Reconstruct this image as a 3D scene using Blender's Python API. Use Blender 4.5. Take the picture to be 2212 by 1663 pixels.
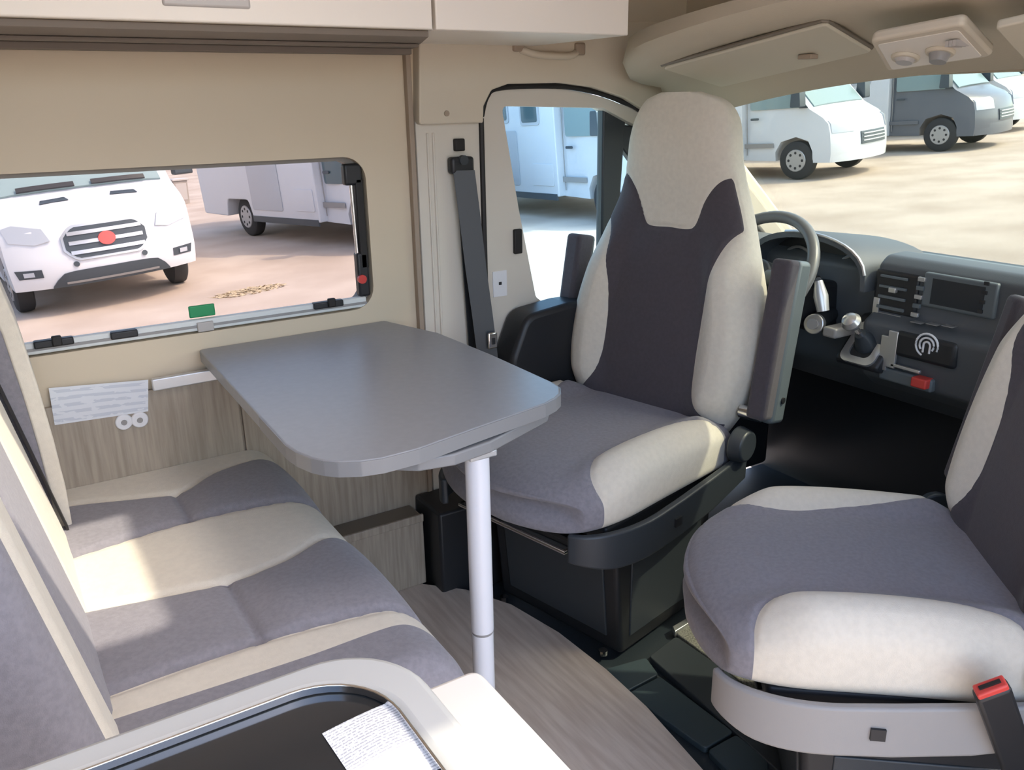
import bpy, bmesh, math, random
from mathutils import Vector, Matrix
random.seed(7)
for o in list(bpy.data.objects): bpy.data.objects.remove(o)
scn = bpy.context.scene
C = scn.collection
# ------------------------------------------------------------------ camera
CX, CY = 1106.0, 831.5
VX, VY = (4200.0, 165.0), (-100.0, 240.0)      # vanishing points of the van's length and width
ax, ay = VX[0]-CX, VX[1]-CY
bx_, by_ = VY[0]-CX, VY[1]-CY
FPX = math.sqrt(-(ax*bx_+ay*by_))
RX = Vector((ax, ay, FPX)).normalized(); RY = Vector((bx_, by_, FPX)).normalized(); RZ = RX.cross(RY)
EYE = Vector((0, 0, 1.26))
def camdir(a): return Vector((RX[a], RY[a], RZ[a]))
right, down, fwd = camdir(0), camdir(1), camdir(2)
cam = bpy.data.cameras.new('camera'); camo = bpy.data.objects.new('camera', cam); C.objects.link(camo)
camo.matrix_world = Matrix((( right.x, -down.x, -fwd.x, EYE.x), (right.y, -down.y, -fwd.y, EYE.y), (right.z, -down.z, -fwd.z, EYE.z), (0, 0, 0, 1)))
cam.sensor_width = 36; cam.lens = FPX*36/2212; cam.clip_start = 0.02; cam.clip_end = 2000
scn.camera = camo
def ray(px, py):
    v = Vector((px-CX, py-CY, FPX)); return Vector((RX.dot(v), RY.dot(v), RZ.dot(v)))
def onz(px, py, z): r = ray(px, py); return EYE + r*((z-EYE.z)/r.z)
def ony(px, py, y): r = ray(px, py); return EYE + r*(y/r.y)
def onx(px, py, x): r = ray(px, py); return EYE + r*(x/r.x)
# ------------------------------------------------------------------ light
scn.view_settings.view_transform = 'Standard'; scn.view_settings.look = 'None'
scn.view_settings.gamma = 1.0; scn.view_settings.use_curve_mapping = False
scn.view_settings.exposure = 1.55
SUN_TRAVEL = Vector((-.85, 0.75, -1.43)).normalized()
w = bpy.data.worlds.new('sky'); scn.world = w; w.use_nodes = True
nt = w.node_tree; nt.nodes.clear()
sky = nt.nodes.new('ShaderNodeTexSky'); sky.sky_type = 'NISHITA'; sky.sun_disc = False
sky.sun_elevation = math.asin(-SUN_TRAVEL.z); sky.sun_rotation = math.atan2(-SUN_TRAVEL.x, -SUN_TRAVEL.y)
sky.air_density = 1.0; sky.dust_density = 2.5; sky.ozone_density = 1.0
bgn = nt.nodes.new('ShaderNodeBackground'); bgn.inputs[1].default_value = 0.31
out = nt.nodes.new('ShaderNodeOutputWorld')
nt.links.new(sky.outputs[0], bgn.inputs[0]); nt.links.new(bgn.outputs[0], out.inputs[0])
sl = bpy.data.lights.new('sun', 'SUN'); sl.energy = 1.6; sl.angle = math.radians(0.8); sl.color = (1, .92, .76)
so = bpy.data.objects.new('sun', sl); C.objects.link(so)
so.rotation_euler = SUN_TRAVEL.to_track_quat('-Z', 'Y').to_euler()
scn.cycles.use_denoising = True
scn.cycles.max_bounces = 14; scn.cycles.diffuse_bounces = 8; scn.cycles.transparent_max_bounces = 16
scn.cycles.sample_clamp_indirect = 8.0

# ------------------------------------------------------------------ materials
MATS = {}
def mat(name, col, rough=.6, metal=0., var=0., vscale=20., bump=0., bscale=200., stretch=(1,1,1), spec=.5, coat=0., col2=None, sheen=0.):
    m = bpy.data.materials.new(name); m.use_nodes = True; n = m.node_tree; p = n.nodes['Principled BSDF']
    p.inputs['Base Color'].default_value = (*col, 1); p.inputs['Roughness'].default_value = rough; p.inputs['Metallic'].default_value = metal
    p.inputs['Specular IOR Level'].default_value = spec
    if coat: p.inputs['Coat Weight'].default_value = coat
    if sheen: p.inputs['Sheen Weight'].default_value = sheen
    if var or col2 or bump:
        tc = n.nodes.new('ShaderNodeTexCoord'); mp = n.nodes.new('ShaderNodeMapping'); mp.inputs['Scale'].default_value = stretch
        n.links.new(tc.outputs['Object'], mp.inputs[0])
    if var or col2:
        no = n.nodes.new('ShaderNodeTexNoise'); no.inputs['Scale'].default_value = vscale; no.inputs['Detail'].default_value = 6
        cr = n.nodes.new('ShaderNodeValToRGB'); cr.color_ramp.elements[0].position = .35; cr.color_ramp.elements[1].position = .65
        if col2: a, b = col, col2
        else: a, b = tuple(c*(1-var) for c in col), tuple(min(1, c*(1+var)) for c in col)
        cr.color_ramp.elements[0].color = (*a, 1); cr.color_ramp.elements[1].color = (*b, 1)
        n.links.new(mp.outputs[0], no.inputs[0]); n.links.new(no.outputs[0], cr.inputs[0]); n.links.new(cr.outputs[0], p.inputs['Base Color'])
    if bump:
        n2 = n.nodes.new('ShaderNodeTexNoise'); n2.inputs['Scale'].default_value = bscale; n2.inputs['Detail'].default_value = 3
        bp = n.nodes.new('ShaderNodeBump'); bp.inputs['Strength'].default_value = bump; bp.inputs['Distance'].default_value = .002
        n.links.new(mp.outputs[0], n2.inputs[0]); n.links.new(n2.outputs[0], bp.inputs['Height']); n.links.new(bp.outputs[0], p.inputs['Normal'])
    MATS[name] = m; return m
def glass(name, tint, refl=.06):
    m = bpy.data.materials.new(name); m.use_nodes = True; n = m.node_tree; n.nodes.clear()
    t = n.nodes.new('ShaderNodeBsdfTransparent'); t.inputs[0].default_value = (*tint, 1)
    g = n.nodes.new('ShaderNodeBsdfGlossy'); g.inputs[1].default_value = .02
    f = n.nodes.new('ShaderNodeLayerWeight'); f.inputs[0].default_value = .12
    mx = n.nodes.new('ShaderNodeMixShader'); o = n.nodes.new('ShaderNodeOutputMaterial')
    n.links.new(f.outputs['Fresnel'], mx.inputs[0]); n.links.new(t.outputs[0], mx.inputs[1]); n.links.new(g.outputs[0], mx.inputs[2]); n.links.new(mx.outputs[0], o.inputs[0])
    MATS[name] = m; return m
def printed(name, paper, ink, scale, dens=.55, axis='Y', coord='UV'):
    """paper with rows of small unreadable print: rows from a wave, words from noise"""
    m = mat(name, paper, .7); n = m.node_tree; p = n.nodes['Principled BSDF']
    tc = n.nodes.new('ShaderNodeTexCoord'); wv = n.nodes.new('ShaderNodeTexWave'); wv.bands_direction = axis; wv.inputs['Scale'].default_value = scale
    no = n.nodes.new('ShaderNodeTexNoise'); no.inputs['Scale'].default_value = scale*4
    r1 = n.nodes.new('ShaderNodeMath'); r1.operation = 'GREATER_THAN'; r1.inputs[1].default_value = dens
    r2 = n.nodes.new('ShaderNodeMath'); r2.operation = 'GREATER_THAN'; r2.inputs[1].default_value = .46
    mu = n.nodes.new('ShaderNodeMath'); mu.operation = 'MULTIPLY'
    mx = n.nodes.new('ShaderNodeMix'); mx.data_type = 'RGBA'; mx.inputs['A'].default_value = (*paper, 1); mx.inputs['B'].default_value = (*ink, 1)
    n.links.new(tc.outputs[coord], wv.inputs[0]); n.links.new(tc.outputs[coord], no.inputs[0])
    n.links.new(wv.outputs['Fac'], r1.inputs[0]); n.links.new(no.outputs[0], r2.inputs[0]); n.links.new(r1.outputs[0], mu.inputs[0]); n.links.new(r2.outputs[0], mu.inputs[1])
    n.links.new(mu.outputs[0], mx.inputs['Factor']); n.links.new(mx.outputs['Result'], p.inputs['Base Color'])
    return m
mat('wall_cream', (.64, .54, .40), .55, var=.02, vscale=3)
mat('ceiling_cream', (.66, .58, .46), .8)
mat('cabinet_white', (.80, .74, .66), .35)
mat('trim_beige', (.62, .55, .44), .6, bump=.1, bscale=400)
mat('header_beige', (.50, .44, .34), .75, bump=.15, bscale=300)
mat('visor_beige', (.60, .55, .44), .7, bump=.1, bscale=500)
mat('pillar_grey', (.66, .61, .53), .6, bump=.05, bscale=300)
mat('strip_brown', (.34, .265, .20), .6)
mat('laminate', (.31, .26, .205), .5, col2=(.41, .35, .28), vscale=9, stretch=(14, 14, .8))
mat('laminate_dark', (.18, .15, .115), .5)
mat('floor_wood', (.60, .49, .40), .45, col2=(.74, .63, .53), vscale=5, stretch=(14, 1.2, 1), bump=.06, bscale=60)
mat('rubber', (.022, .03, .038), .45, bump=.2, bscale=500)
mat('rubber_pale', (.045, .065, .075), .42, bump=.1, bscale=300)
mat('carpet', (.20, .195, .17), .95, var=.4, vscale=250, bump=.6, bscale=400)
mat('table_grey', (.30, .305, .32), .36, var=.03, vscale=60)
mat('table_edge', (.25, .25, .255), .4)
mat('leg_white', (.78, .79, .84), .22, spec=.6)
mat('steel', (.75, .76, .78), .18, metal=1)
mat('alu', (.70, .71, .72), .35, metal=.6)
mat('fabric_cream', (.69, .635, .54), .9, var=.03, vscale=90, bump=.25, bscale=700, sheen=.15)
mat('fabric_grey', (.235, .222, .248), .92, var=.08, vscale=120, bump=.3, bscale=700, sheen=.2)
mat('fabric_dark_shade', (.070, .060, .070), .92, var=.06, vscale=120, bump=.3, bscale=700, sheen=.15)  # backrest copy of the grey fabric, weaker light painted in; also on armrests
mat('black_plastic', (.016, .017, .020), .45)
mat('dark_plastic', (.035, .042, .05), .42, bump=.1, bscale=600)
mat('slate_plastic', (.115, .137, .15), .4)
mat('dash_grey', (.08, .09, .102), .5, bump=.12, bscale=500)
mat('wheel_grip', (.13, .135, .14), .35)
mat('grey_plastic', (.30, .29, .285), .45, bump=.05, bscale=400)
mat('silver', (.62, .62, .63), .3, metal=.8)
mat('red_plastic', (.62, .06, .05), .4)
mat('green_tag', (.02, .28, .10), .45)
mat('white_plastic', (.78, .78, .80), .4)
mat('frame_white', (.70, .72, .71), .45)
mat('frame_grey', (.22, .20, .18), .6)
mat('seal_black', (.012, .010, .010), .6)
mat('worktop', (.74, .70, .64), .4)
mat('soffit_shade', (.20, .165, .135), .7)  # shadow below the lockers is put into this colour
mat('rim_grey', (.44, .44, .42), .4)
mat('glass_black', (.018, .02, .022), .12, spec=.6)
mat('screen', (.03, .035, .04), .15)
mat('lamp_lens', (.45, .42, .40), .3)
printed('paper_print', (.80, .80, .80), (.45, .45, .47), 9)
printed('notice_print', (.74, .76, .80), (.60, .63, .69), 1.6)
glass('window_tint', (.66, .625, .605))
glass('door_glass', (.76, .88, .90))
glass('screen_glass', (.70, .72, .66))
mat('van_white', (.66, .68, .72), .3, coat=.3)
mat('van_grey', (.115, .125, .15), .3, coat=.3)
mat('van_dark', (.05, .065, .08), .35)
mat('van_glass', (.05, .10, .12), .08, spec=.8)
mat('van_glass_pale', (.24, .32, .33), .25, spec=.25)
mat('tyre', (.03, .03, .032), .8)
mat('wheel_rim', (.45, .46, .48), .35, metal=.6)
mat('lamp_glass', (.46, .49, .54), .15, spec=.7)
mat('emblem_red', (.65, .10, .09), .3)
mat('soil', (.43, .345, .28), .95, col2=(.55, .46, .385), vscale=.9, bump=.5, bscale=20)
mat('straw', (.46, .37, .25), .95, var=.3, vscale=30)
mat('concrete', (.34, .30, .27), .9, var=.1, vscale=8)

# ------------------------------------------------------------------ builders
def tag(o, label=None, cat=None, group=None, kind=None, category=None):
    cat = cat or category
    if label: o['label'] = label
    if cat: o['category'] = cat
    if group: o['group'] = group
    if kind: o['kind'] = kind
    return o
def empty(name, loc=(0, 0, 0), rz=0., **k):
    o = bpy.data.objects.new(name, None); C.objects.link(o); o.location = loc; o.rotation_euler = (0, 0, rz); o.empty_display_size = .05
    return tag(o, **k)
def fin(name, bm, m, parent=None, smooth=True, angle=35, bevel=0., seg=3, sub=0, **k):
    me = bpy.data.meshes.new(name)
    bmesh.ops.remove_doubles(bm, verts=bm.verts, dist=1e-5)
    bmesh.ops.recalc_face_normals(bm, faces=bm.faces)
    bm.to_mesh(me); bm.free()
    if isinstance(m, str): me.materials.append(MATS[m])
    else:
        for q in m: me.materials.append(MATS[q])
    if smooth:
        me.shade_smooth(); me.set_sharp_from_angle(angle=math.radians(angle))
    o = bpy.data.objects.new(name, me); C.objects.link(o)
    if parent: o.parent = parent
    if bevel:
        b = o.modifiers.new('bevel', 'BEVEL'); b.width = bevel; b.segments = seg; b.limit_method = 'ANGLE'; b.angle_limit = math.radians(35); b.harden_normals = False
        me.shade_smooth(); me.set_sharp_from_angle(angle=math.radians(60))
    if sub:
        s = o.modifiers.new('sub', 'SUBSURF'); s.levels = sub; s.render_levels = sub
    return tag(o, **k)
def bm_new(): return bmesh.new()
def a_box(bm, x0, x1, y0, y1, z0, z1, M=None):
    vs = [bm.verts.new((x, y, z)) for x in (x0, x1) for y in (y0, y1) for z in (z0, z1)]
    for f in ((0,1,3,2), (4,6,7,5), (0,4,5,1), (2,3,7,6), (0,2,6,4), (1,5,7,3)): bm.faces.new([vs[i] for i in f])
    if M is not None: bmesh.ops.transform(bm, matrix=M, verts=vs)
    return vs
def box(name, x0, x1, y0, y1, z0, z1, m, parent=None, bevel=.004, M=None, **k):
    bm = bm_new(); a_box(bm, x0, x1, y0, y1, z0, z1, M); return fin(name, bm, m, parent, bevel=bevel, **k)
def a_prism(bm, pts, axis, a, b):
    """polygon pts (two coords) extruded from a to b along axis; axis x:(y,z) y:(x,z) z:(x,y)"""
    def P(p, t):
        return (t, p[0], p[1]) if axis == 'x' else (p[0], t, p[1]) if axis == 'y' else (p[0], p[1], t)
    A = [bm.verts.new(P(p, a)) for p in pts]; Bv = [bm.verts.new(P(p, b)) for p in pts]; n = len(pts)
    bm.faces.new(A); bm.faces.new(Bv[::-1])
    for i in range(n): bm.faces.new((A[i], A[(i+1) % n], Bv[(i+1) % n], Bv[i]))
    return A+Bv
def prism(name, pts, axis, a, b, m, parent=None, bevel=.004, **k):
    bm = bm_new(); a_prism(bm, pts, axis, a, b); return fin(name, bm, m, parent, bevel=bevel, **k)
def plate(name, outer, holes, axis, a, b, m, parent=None, bevel=0., **k):
    """flat plate with holes (loops of two coords), extruded a to b"""
    def P(p, t):
        return (t, p[0], p[1]) if axis == 'x' else (p[0], t, p[1]) if axis == 'y' else (p[0], p[1], t)
    bm = bm_new()
    loops = []
    for L in [outer]+holes:
        vs = [bm.verts.new(P(p, a)) for p in L]; loops.append(vs)
    es = []
    for vs in loops:
        for i in range(len(vs)): es.append(bm.edges.new((vs[i], vs[(i+1) % len(vs)])))
    bmesh.ops.triangle_fill(bm, edges=es, use_beauty=True, use_dissolve=False)
    fs = list(bm.faces)
    r = bmesh.ops.extrude_face_region(bm, geom=fs)
    d = Vector(P((0, 0), b)) - Vector(P((0, 0), a))
    bmesh.ops.translate(bm, vec=d, verts=[g for g in r['geom'] if isinstance(g, bmesh.types.BMVert)])
    return fin(name, bm, m, parent, bevel=bevel, angle=30, **k)
def rrect(x0, x1, y0, y1, r, n=6):
    pts = []
    for cx, cy, a0 in ((x1-r, y1-r, 0), (x0+r, y1-r, 90), (x0+r, y0+r, 180), (x1-r, y0+r, 270)):
        for i in range(n+1):
            a = math.radians(a0+90*i/n); pts.append((cx+r*math.cos(a), cy+r*math.sin(a)))
    return pts
def round_poly(pts, radii, n=6):
    """polygon with rounded corners"""
    out = []; N = len(pts)
    for i in range(N):
        p = Vector(pts[i]); a = Vector(pts[i-1]); b = Vector(pts[(i+1) % N]); r = radii[i] if isinstance(radii, (list, tuple)) else radii
        if r <= 0: out.append(tuple(p)); continue
        u = (a-p).normalized(); v = (b-p).normalized()
        ang = u.angle(v); d = min(r/math.tan(ang/2), .49*(a-p).length, .49*(b-p).length)
        s, e = p+u*d, p+v*d
        for j in range(n+1):
            t = j/n; out.append(tuple(s*(1-t)**2+p*2*t*(1-t)+e*t*t))
    return out
def a_tube(bm, pts, r, n=10, closed=False):
    pts = [Vector(p) for p in pts]; N = len(pts); rings = []
    ref = Vector((0, 0, 1))
    for i, p in enumerate(pts):
        if closed: t = pts[(i+1) % N]-pts[i-1]
        else: t = pts[min(i+1, N-1)]-pts[max(i-1, 0)]
        t.normalize()
        u = t.cross(ref)
        if u.length < .1: u = t.cross(Vector((1, 0, 0)))
        u.normalize(); v = t.cross(u)
        rr = r[i] if isinstance(r, (list, tuple)) else r
        rings.append([bm.verts.new(p+u*rr*math.cos(2*math.pi*k/n)+v*rr*math.sin(2*math.pi*k/n)) for k in range(n)])
    for i in range(N if closed else N-1):
        A, B = rings[i], rings[(i+1) % N]
        for k in range(n): bm.faces.new((A[k], A[(k+1) % n], B[(k+1) % n], B[k]))
    if not closed: bm.faces.new(rings[0][::-1]); bm.faces.new(rings[-1])
def tube(name, pts, r, m, parent=None, n=12, closed=False, **k):
    bm = bm_new(); a_tube(bm, pts, r, n, closed); return fin(name, bm, m, parent, **k)
def spl(pts, n=6):
    pts = [Vector(p) for p in pts]; out = []
    for i in range(len(pts)-1):
        a, b, c, d = pts[max(i-1, 0)], pts[i], pts[i+1], pts[min(i+2, len(pts)-1)]
        for k in range(n):
            t = k/n; out.append(.5*((2*b)+(c-a)*t+(2*a-5*b+4*c-d)*t*t+(3*b-a-3*c+d)*t**3))
    return out+[pts[-1]]
def a_strap(bm, pts, width, thick):
    """flat ribbon along pts; width vector given"""
    pts = [Vector(p) for p in pts]; wv = Vector(width)*.5; rows = []
    for i, p in enumerate(pts):
        t = (pts[min(i+1, len(pts)-1)]-pts[max(i-1, 0)]).normalized(); nrm = t.cross(wv).normalized()*thick*.5
        rows.append([bm.verts.new(q) for q in (p-wv-nrm, p+wv-nrm, p+wv+nrm, p-wv+nrm)])
    for i in range(len(rows)-1):
        for k in range(4): bm.faces.new((rows[i][k], rows[i][(k+1) % 4], rows[i+1][(k+1) % 4], rows[i+1][k]))
    bm.faces.new(rows[0]); bm.faces.new(rows[-1][::-1])
def a_cyl(bm, c, axis, r0, r1, h, n=24):
    """cone frustum from c along axis"""
    c = Vector(c); t = Vector(axis).normalized(); u = t.cross(Vector((0, 0, 1)))
    if u.length < .1: u = t.cross(Vector((1, 0, 0)))
    u.normalize(); v = t.cross(u)
    A = [bm.verts.new(c+(u*math.cos(2*math.pi*k/n)+v*math.sin(2*math.pi*k/n))*r0) for k in range(n)]
    B = [bm.verts.new(c+t*h+(u*math.cos(2*math.pi*k/n)+v*math.sin(2*math.pi*k/n))*r1) for k in range(n)]
    bm.faces.new(A[::-1]); bm.faces.new(B)
    for k in range(n): bm.faces.new((A[k], A[(k+1) % n], B[(k+1) % n], B[k]))
def cyl(name, c, axis, r0, h, m, parent=None, r1=None, n=24, bevel=0., **k):
    bm = bm_new(); a_cyl(bm, c, axis, r0, r0 if r1 is None else r1, h, n); return fin(name, bm, m, parent, bevel=bevel, **k)
def lerp_tab(tab, t):
    if t <= tab[0][0]: return tab[0][1]
    for (a, va), (b, vb) in zip(tab, tab[1:]):
        if t <= b:
            u = (t-a)/(b-a); return va+(vb-va)*u
    return tab[-1][1]
def smooth_tab(tab, t):
    """Catmull-Rom through the table"""
    if t <= tab[0][0]: return tab[0][1]
    if t >= tab[-1][0]: return tab[-1][1]
    for i in range(len(tab)-1):
        if t <= tab[i+1][0]:
            x0, y0 = tab[i]; x1, y1 = tab[i+1]
            m0 = (y1-tab[i-1][1])/(x1-tab[i-1][0]) if i else (y1-y0)/(x1-x0)
            m1 = (tab[i+2][1]-y0)/(tab[i+2][0]-x0) if i+2 < len(tab) else (y1-y0)/(x1-x0)
            h = x1-x0; u = (t-x0)/h
            return (2*u**3-3*u*u+1)*y0+(u**3-2*u*u+u)*h*m0+(-2*u**3+3*u*u)*y1+(u**3-u*u)*h*m1
def clip_faces(verts, faces, s):
    """split polygons where the value s changes sign; returns (faces_pos, faces_neg), verts are appended"""
    pos, neg, cache = [], [], {}
    def cut(i, j):
        k = (min(i, j), max(i, j))
        if k not in cache:
            a, b = s[i], s[j]; t = a/(a-b); verts.append(tuple(verts[i][q]+(verts[j][q]-verts[i][q])*t for q in range(3))); s.append(0.); cache[k] = len(verts)-1
        return cache[k]
    for f in faces:
        P, N = [], []
        for q in range(len(f)):
            i, j = f[q], f[(q+1) % len(f)]
            if s[i] >= 0: P.append(i)
            if s[i] < 0: N.append(i)
            if (s[i] >= 0) != (s[j] >= 0): c = cut(i, j); P.append(c); N.append(c)
        if len(P) > 2: pos.append(P)
        if len(N) > 2: neg.append(N)
    return pos, neg
def part_from(name, verts, faces, m, parent, **k):
    idx = sorted({i for f in faces for i in f}); mp = {i: n for n, i in enumerate(idx)}
    me = bpy.data.meshes.new(name); me.from_pydata([verts[i] for i in idx], [], [[mp[i] for i in f] for f in faces]); me.materials.append(MATS[m])
    bm = bm_new(); bm.from_mesh(me); bmesh.ops.remove_doubles(bm, verts=bm.verts, dist=2e-4); bmesh.ops.recalc_face_normals(bm, faces=bm.faces); bm.to_mesh(me); bm.free()
    me.shade_smooth(); me.set_sharp_from_angle(angle=math.radians(70))
    o = bpy.data.objects.new(name, me); C.objects.link(o); o.parent = parent; return tag(o, **k)
# ================================================================== the shell of the van
W = 1.96            # inner face of the left wall
ZC = 1.90           # ceiling
FLOOR_EDGE = [(.86, W), (.86, 1.87), (.945, 1.78), (1.01, 1.65), (1.043, 1.48), (1.052, 1.3), (1.046, 1.15), (1.018, .95), (.985, .7), (.97, .4), (.96, -.04)]
prism('floor', [(-1.9, -.04), (-1.9, W)]+FLOOR_EDGE, 'z', -.03, 0, 'floor_wood', bevel=0, kind='structure', label='pale grey oak laminate floor of the living area', category='floor')
prism('floor_cab', [(.6, -.04), (.6, W), (2.36, W), (2.36, -.04)], 'z', -.06, -.0305, 'rubber', bevel=0, kind='structure', label='black rubber floor of the driver cab', category='floor')
cf = bpy.data.objects['floor_cab']
def floor_piece(name, px, z, h, m, r=.01):
    pts = [tuple(onz(a, b, z).xy) for a, b in px]
    prism(name, round_poly(pts, r, 3), 'z', z-h, z, m, cf, bevel=.003)
floor_piece('floor_hatch', [(1308, 1444), (1396, 1419), (1422, 1456), (1353, 1493)], -.015, .016, 'rubber_pale')
floor_piece('floor_hatch', [(1355, 1497), (1426, 1460), (1585, 1580), (1524, 1616)], -.015, .016, 'rubber_pale')
floor_piece('floor_hatch', [(1528, 1620), (1590, 1585), (1660, 1640), (1660, 1720), (1610, 1700)], -.015, .016, 'rubber_pale')
floor_piece('floor_mat', [(1402, 1417), (1460, 1373), (1569, 1448), (1700, 1560), (1720, 1700), (1588, 1580)], -.012, .019, 'dark_plastic')
floor_piece('carpet_mat', [(1462, 1368), (1512, 1313), (1700, 1300), (1750, 1480), (1600, 1470)], -.012, .019, 'carpet')
floor_piece('sill_strip', [(1452, 1352), (1520, 1312), (1526, 1322), (1458, 1364)], -.004, .02, 'silver', 0)
# left wall with its window opening
WX0, WX1, WZ0, WZ1 = -.25, .812, .772, 1.142
wl = plate('wall_left', [(-1.9, -.03), (.96, -.03), (.96, ZC), (-1.9, ZC)], [rrect(WX0, WX1, WZ0, WZ1, .055)], 'y', W, W+.06, 'wall_cream', kind='structure', label='cream side wall panel around the living area window', category='wall')
for a, b in ((-.9, .446), (.451, .93)):
    box('wood_panel', a, b, W-.012, W-.0005, .0, .662, 'laminate', wl, bevel=.002)
box('recess_shade', .925, .938, W-.02, W-.0005, .2, 1.37, 'strip_brown', wl, bevel=.002)  # brown strip stands in for the shadow in the recess by the pillar
wn = empty('window_1', ((WX0+WX1)/2, W+.03, WZ0), kind='structure', label='tinted living area window with white bottom rail', category='window')
wn.location = (0, 0, 0)
plate('window_frame', rrect(WX0-.0, WX1, WZ0, WZ1, .055), [rrect(WX0+.02, WX1-.018, WZ0+.012, WZ1-.010, .045)], 'y', W+.022, W+.058, 'frame_grey', wn)
box('glass_pane', WX0+.01, WX1-.01, W+.040, W+.044, WZ0+.008, WZ1-.006, 'window_tint', wn, bevel=0)
box('bottom_rail', WX0+.03, WX1-.02, W+.002, W+.020, WZ0+.004, WZ0+.030, 'frame_white', wn, bevel=.004)
box('blind_groove', WX0+.03, WX1-.02, W+.0, W+.0025, WZ0+.012, WZ0+.018, 'grey_plastic', wn, bevel=0)
for px, py, L in ((115, 737, .075), (266, 719, .055), (705, 655, .075)):
    p = ony(px, py, W+.012)
    l = box('window_latch', p.x-L/2, p.x+L/2, W-.008, W+.012, p.z-.008, p.z+.008, 'black_plastic', wn, bevel=.003)
    if L > .06:
        box('latch_lever', p.x-L*.05, p.x+L*.2, W-.016, W-.004, p.z-.006, p.z+.016, 'seal_black', l, bevel=.003)
box('stay_bracket', WX1-.052, WX1-.006, W+.004, W+.03, 1.075, 1.125, 'black_plastic', wn, bevel=.006)
box('stay_bracket', WX1-.036, WX1-.006, W+.004, W+.03, WZ0+.03, WZ0+.14, 'black_plastic', wn, bevel=.006)
box('stay_guide', WX1-.026, WX1-.006, W+.004, W+.03, WZ0+.10, 1.09, 'seal_black', wn, bevel=.003)
tube('stay_rod', [(WX1-.034, W+.014, 1.08), (WX1-.03, W+.014, WZ0+.12)], .005, 'steel', wn)
cyl('stay_knob', (WX1-.028, W-.002, WZ0+.075), (0, 1, 0), .011, .01, 'red_plastic', wn)
p = ony(435, 672, W+.03)
box('fire_exit_tag', p.x-.028, p.x+.03, W+.026, W+.032, p.z-.013, p.z+.015, 'green_tag', wn, bevel=.003)
p = ony(444, 706, W)
box('rail_clip', p.x-.018, p.x+.018, W-.004, W+.004, p.z-.010, p.z+.012, 'lamp_lens', wn, bevel=.002)
# ceiling, right side with the open sliding door, rear, front
plate('ceiling', [(-1.9, -.06), (1.85, -.06), (1.85, 2.02), (-1.9, 2.02)], [rrect(.58, 1.018, .50, .985, .03)], 'z', ZC, ZC+.05, 'ceiling_cream', kind='structure', label='cream ceiling of the living area with a roof hatch opening', category='ceiling')
plate('wall_right', [(-1.9, -.03), (2.36, -.03), (2.36, .78), (1.84, 1.31), (1.84, ZC), (-1.9, ZC)],
      [[(-.62, .0), (1.02, .0), (1.02, 1.74), (-.62, 1.74)], rrect(1.28, 1.88, .74, 1.20, .08)], 'y', -.06, -.02, 'wall_cream', kind='structure', label='cream right side wall with the open sliding door', category='wall')
box('wall_rear', -1.95, -1.9, -.06, 2.02, -.03, ZC+.05, 'wall_cream', bevel=0, kind='structure', label='cream rear partition wall of the living area', category='wall')
box('wall_front', 2.30, 2.36, -.06, W+.06, -.06, .74, 'black_plastic', bevel=0, kind='structure', label='black bulkhead below the dashboard', category='wall')
sof = prism('trim_7', [(-1.2, 1.572), (.80, 1.572), (.86, 1.72), (.935, W-.038), (-1.2, W-.038)], 'z', 1.380, 1.3915, 'soffit_shade', bevel=.001, kind='structure', label='soffit under the overhead lockers above the window, its shade painted brown', category='trim')
box('soffit_rail', -1.2, .862, 1.74, 1.775, 1.3725, 1.3795, 'soffit_shade', sof, bevel=.002)
box('soffit_rail', -1.2, .915, W-.075, W-.039, 1.366, 1.3795, 'soffit_shade', sof, bevel=.002)
# pillar between the living area and the cab
def ply(pxs, y): return [(lambda q: (q.x, q.z))(ony(a, b, y)) for a, b in pxs]
pil = plate('trim_1', [(.945, -.03), (1.128, -.03), (1.128, 1.222), (.945, 1.222)], [], 'y', W-.012, W+.03, 'pillar_grey', bevel=.006, kind='structure', label='ribbed pale grey pillar cover behind the driver door', category='pillar')
for x in (.972, .988):
    box('pillar_rib', x, x+.006, W-.017, W-.01, .62, 1.19, 'pillar_grey', pil, bevel=.002)
up = prism('trim_2', round_poly([(.945, 1.21), (1.124, 1.21), (1.126, 1.25), (1.150, 1.288), (1.20, 1.302), (1.36, 1.304), (1.47, 1.292), (1.58, 1.263), (1.68, 1.216), (1.78, 1.14), (1.82, 1.30), (1.80, 1.46), (1.0, 1.46), (.955, 1.40)], [.01, .005, .01, .02, .02, .02, .02, .02, .02, .02, .02, .05, .06, .06], 5), 'y', W-.035, W+.03, 'trim_beige', bevel=.012, kind='structure', label='beige moulded trim above the driver door and pillar', category='trim')
plate('trim_3', [(.945, 1.452), (1.84, 1.452), (1.84, ZC), (.945, ZC)], [], 'y', W-.02, W+.03, 'trim_beige', kind='structure', label='beige side lining behind the front locker', category='trim')
p = ony(965, 245, W-.036); cyl('screw_cap', (p.x, W-.034, p.z), (0, -1, 0), .007, .004, 'strip_brown', up, n=12)
# grab handle over the driver door
gh = empty('grab_handle', (0, 0, 0), label='beige grab handle over the driver door window', cat='handle')
P0 = ony(1125, 100, W-.05); P1 = ony(1258, 108, W-.05)
pts = [P0.lerp(P1, t)+Vector((0, .03*(2*t-1)**6 - 0.0, -.018*(1-(2*t-1)**4))) for t in [i/14 for i in range(15)]]
tube('grip', pts, .009, 'trim_beige', gh)
for q in (P0, P1):
    box('handle_mount', q.x-.016, q.x+.016, W-.045, W-.033, q.z-.012, q.z+.018, 'strip_brown', gh, bevel=.005)
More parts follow.
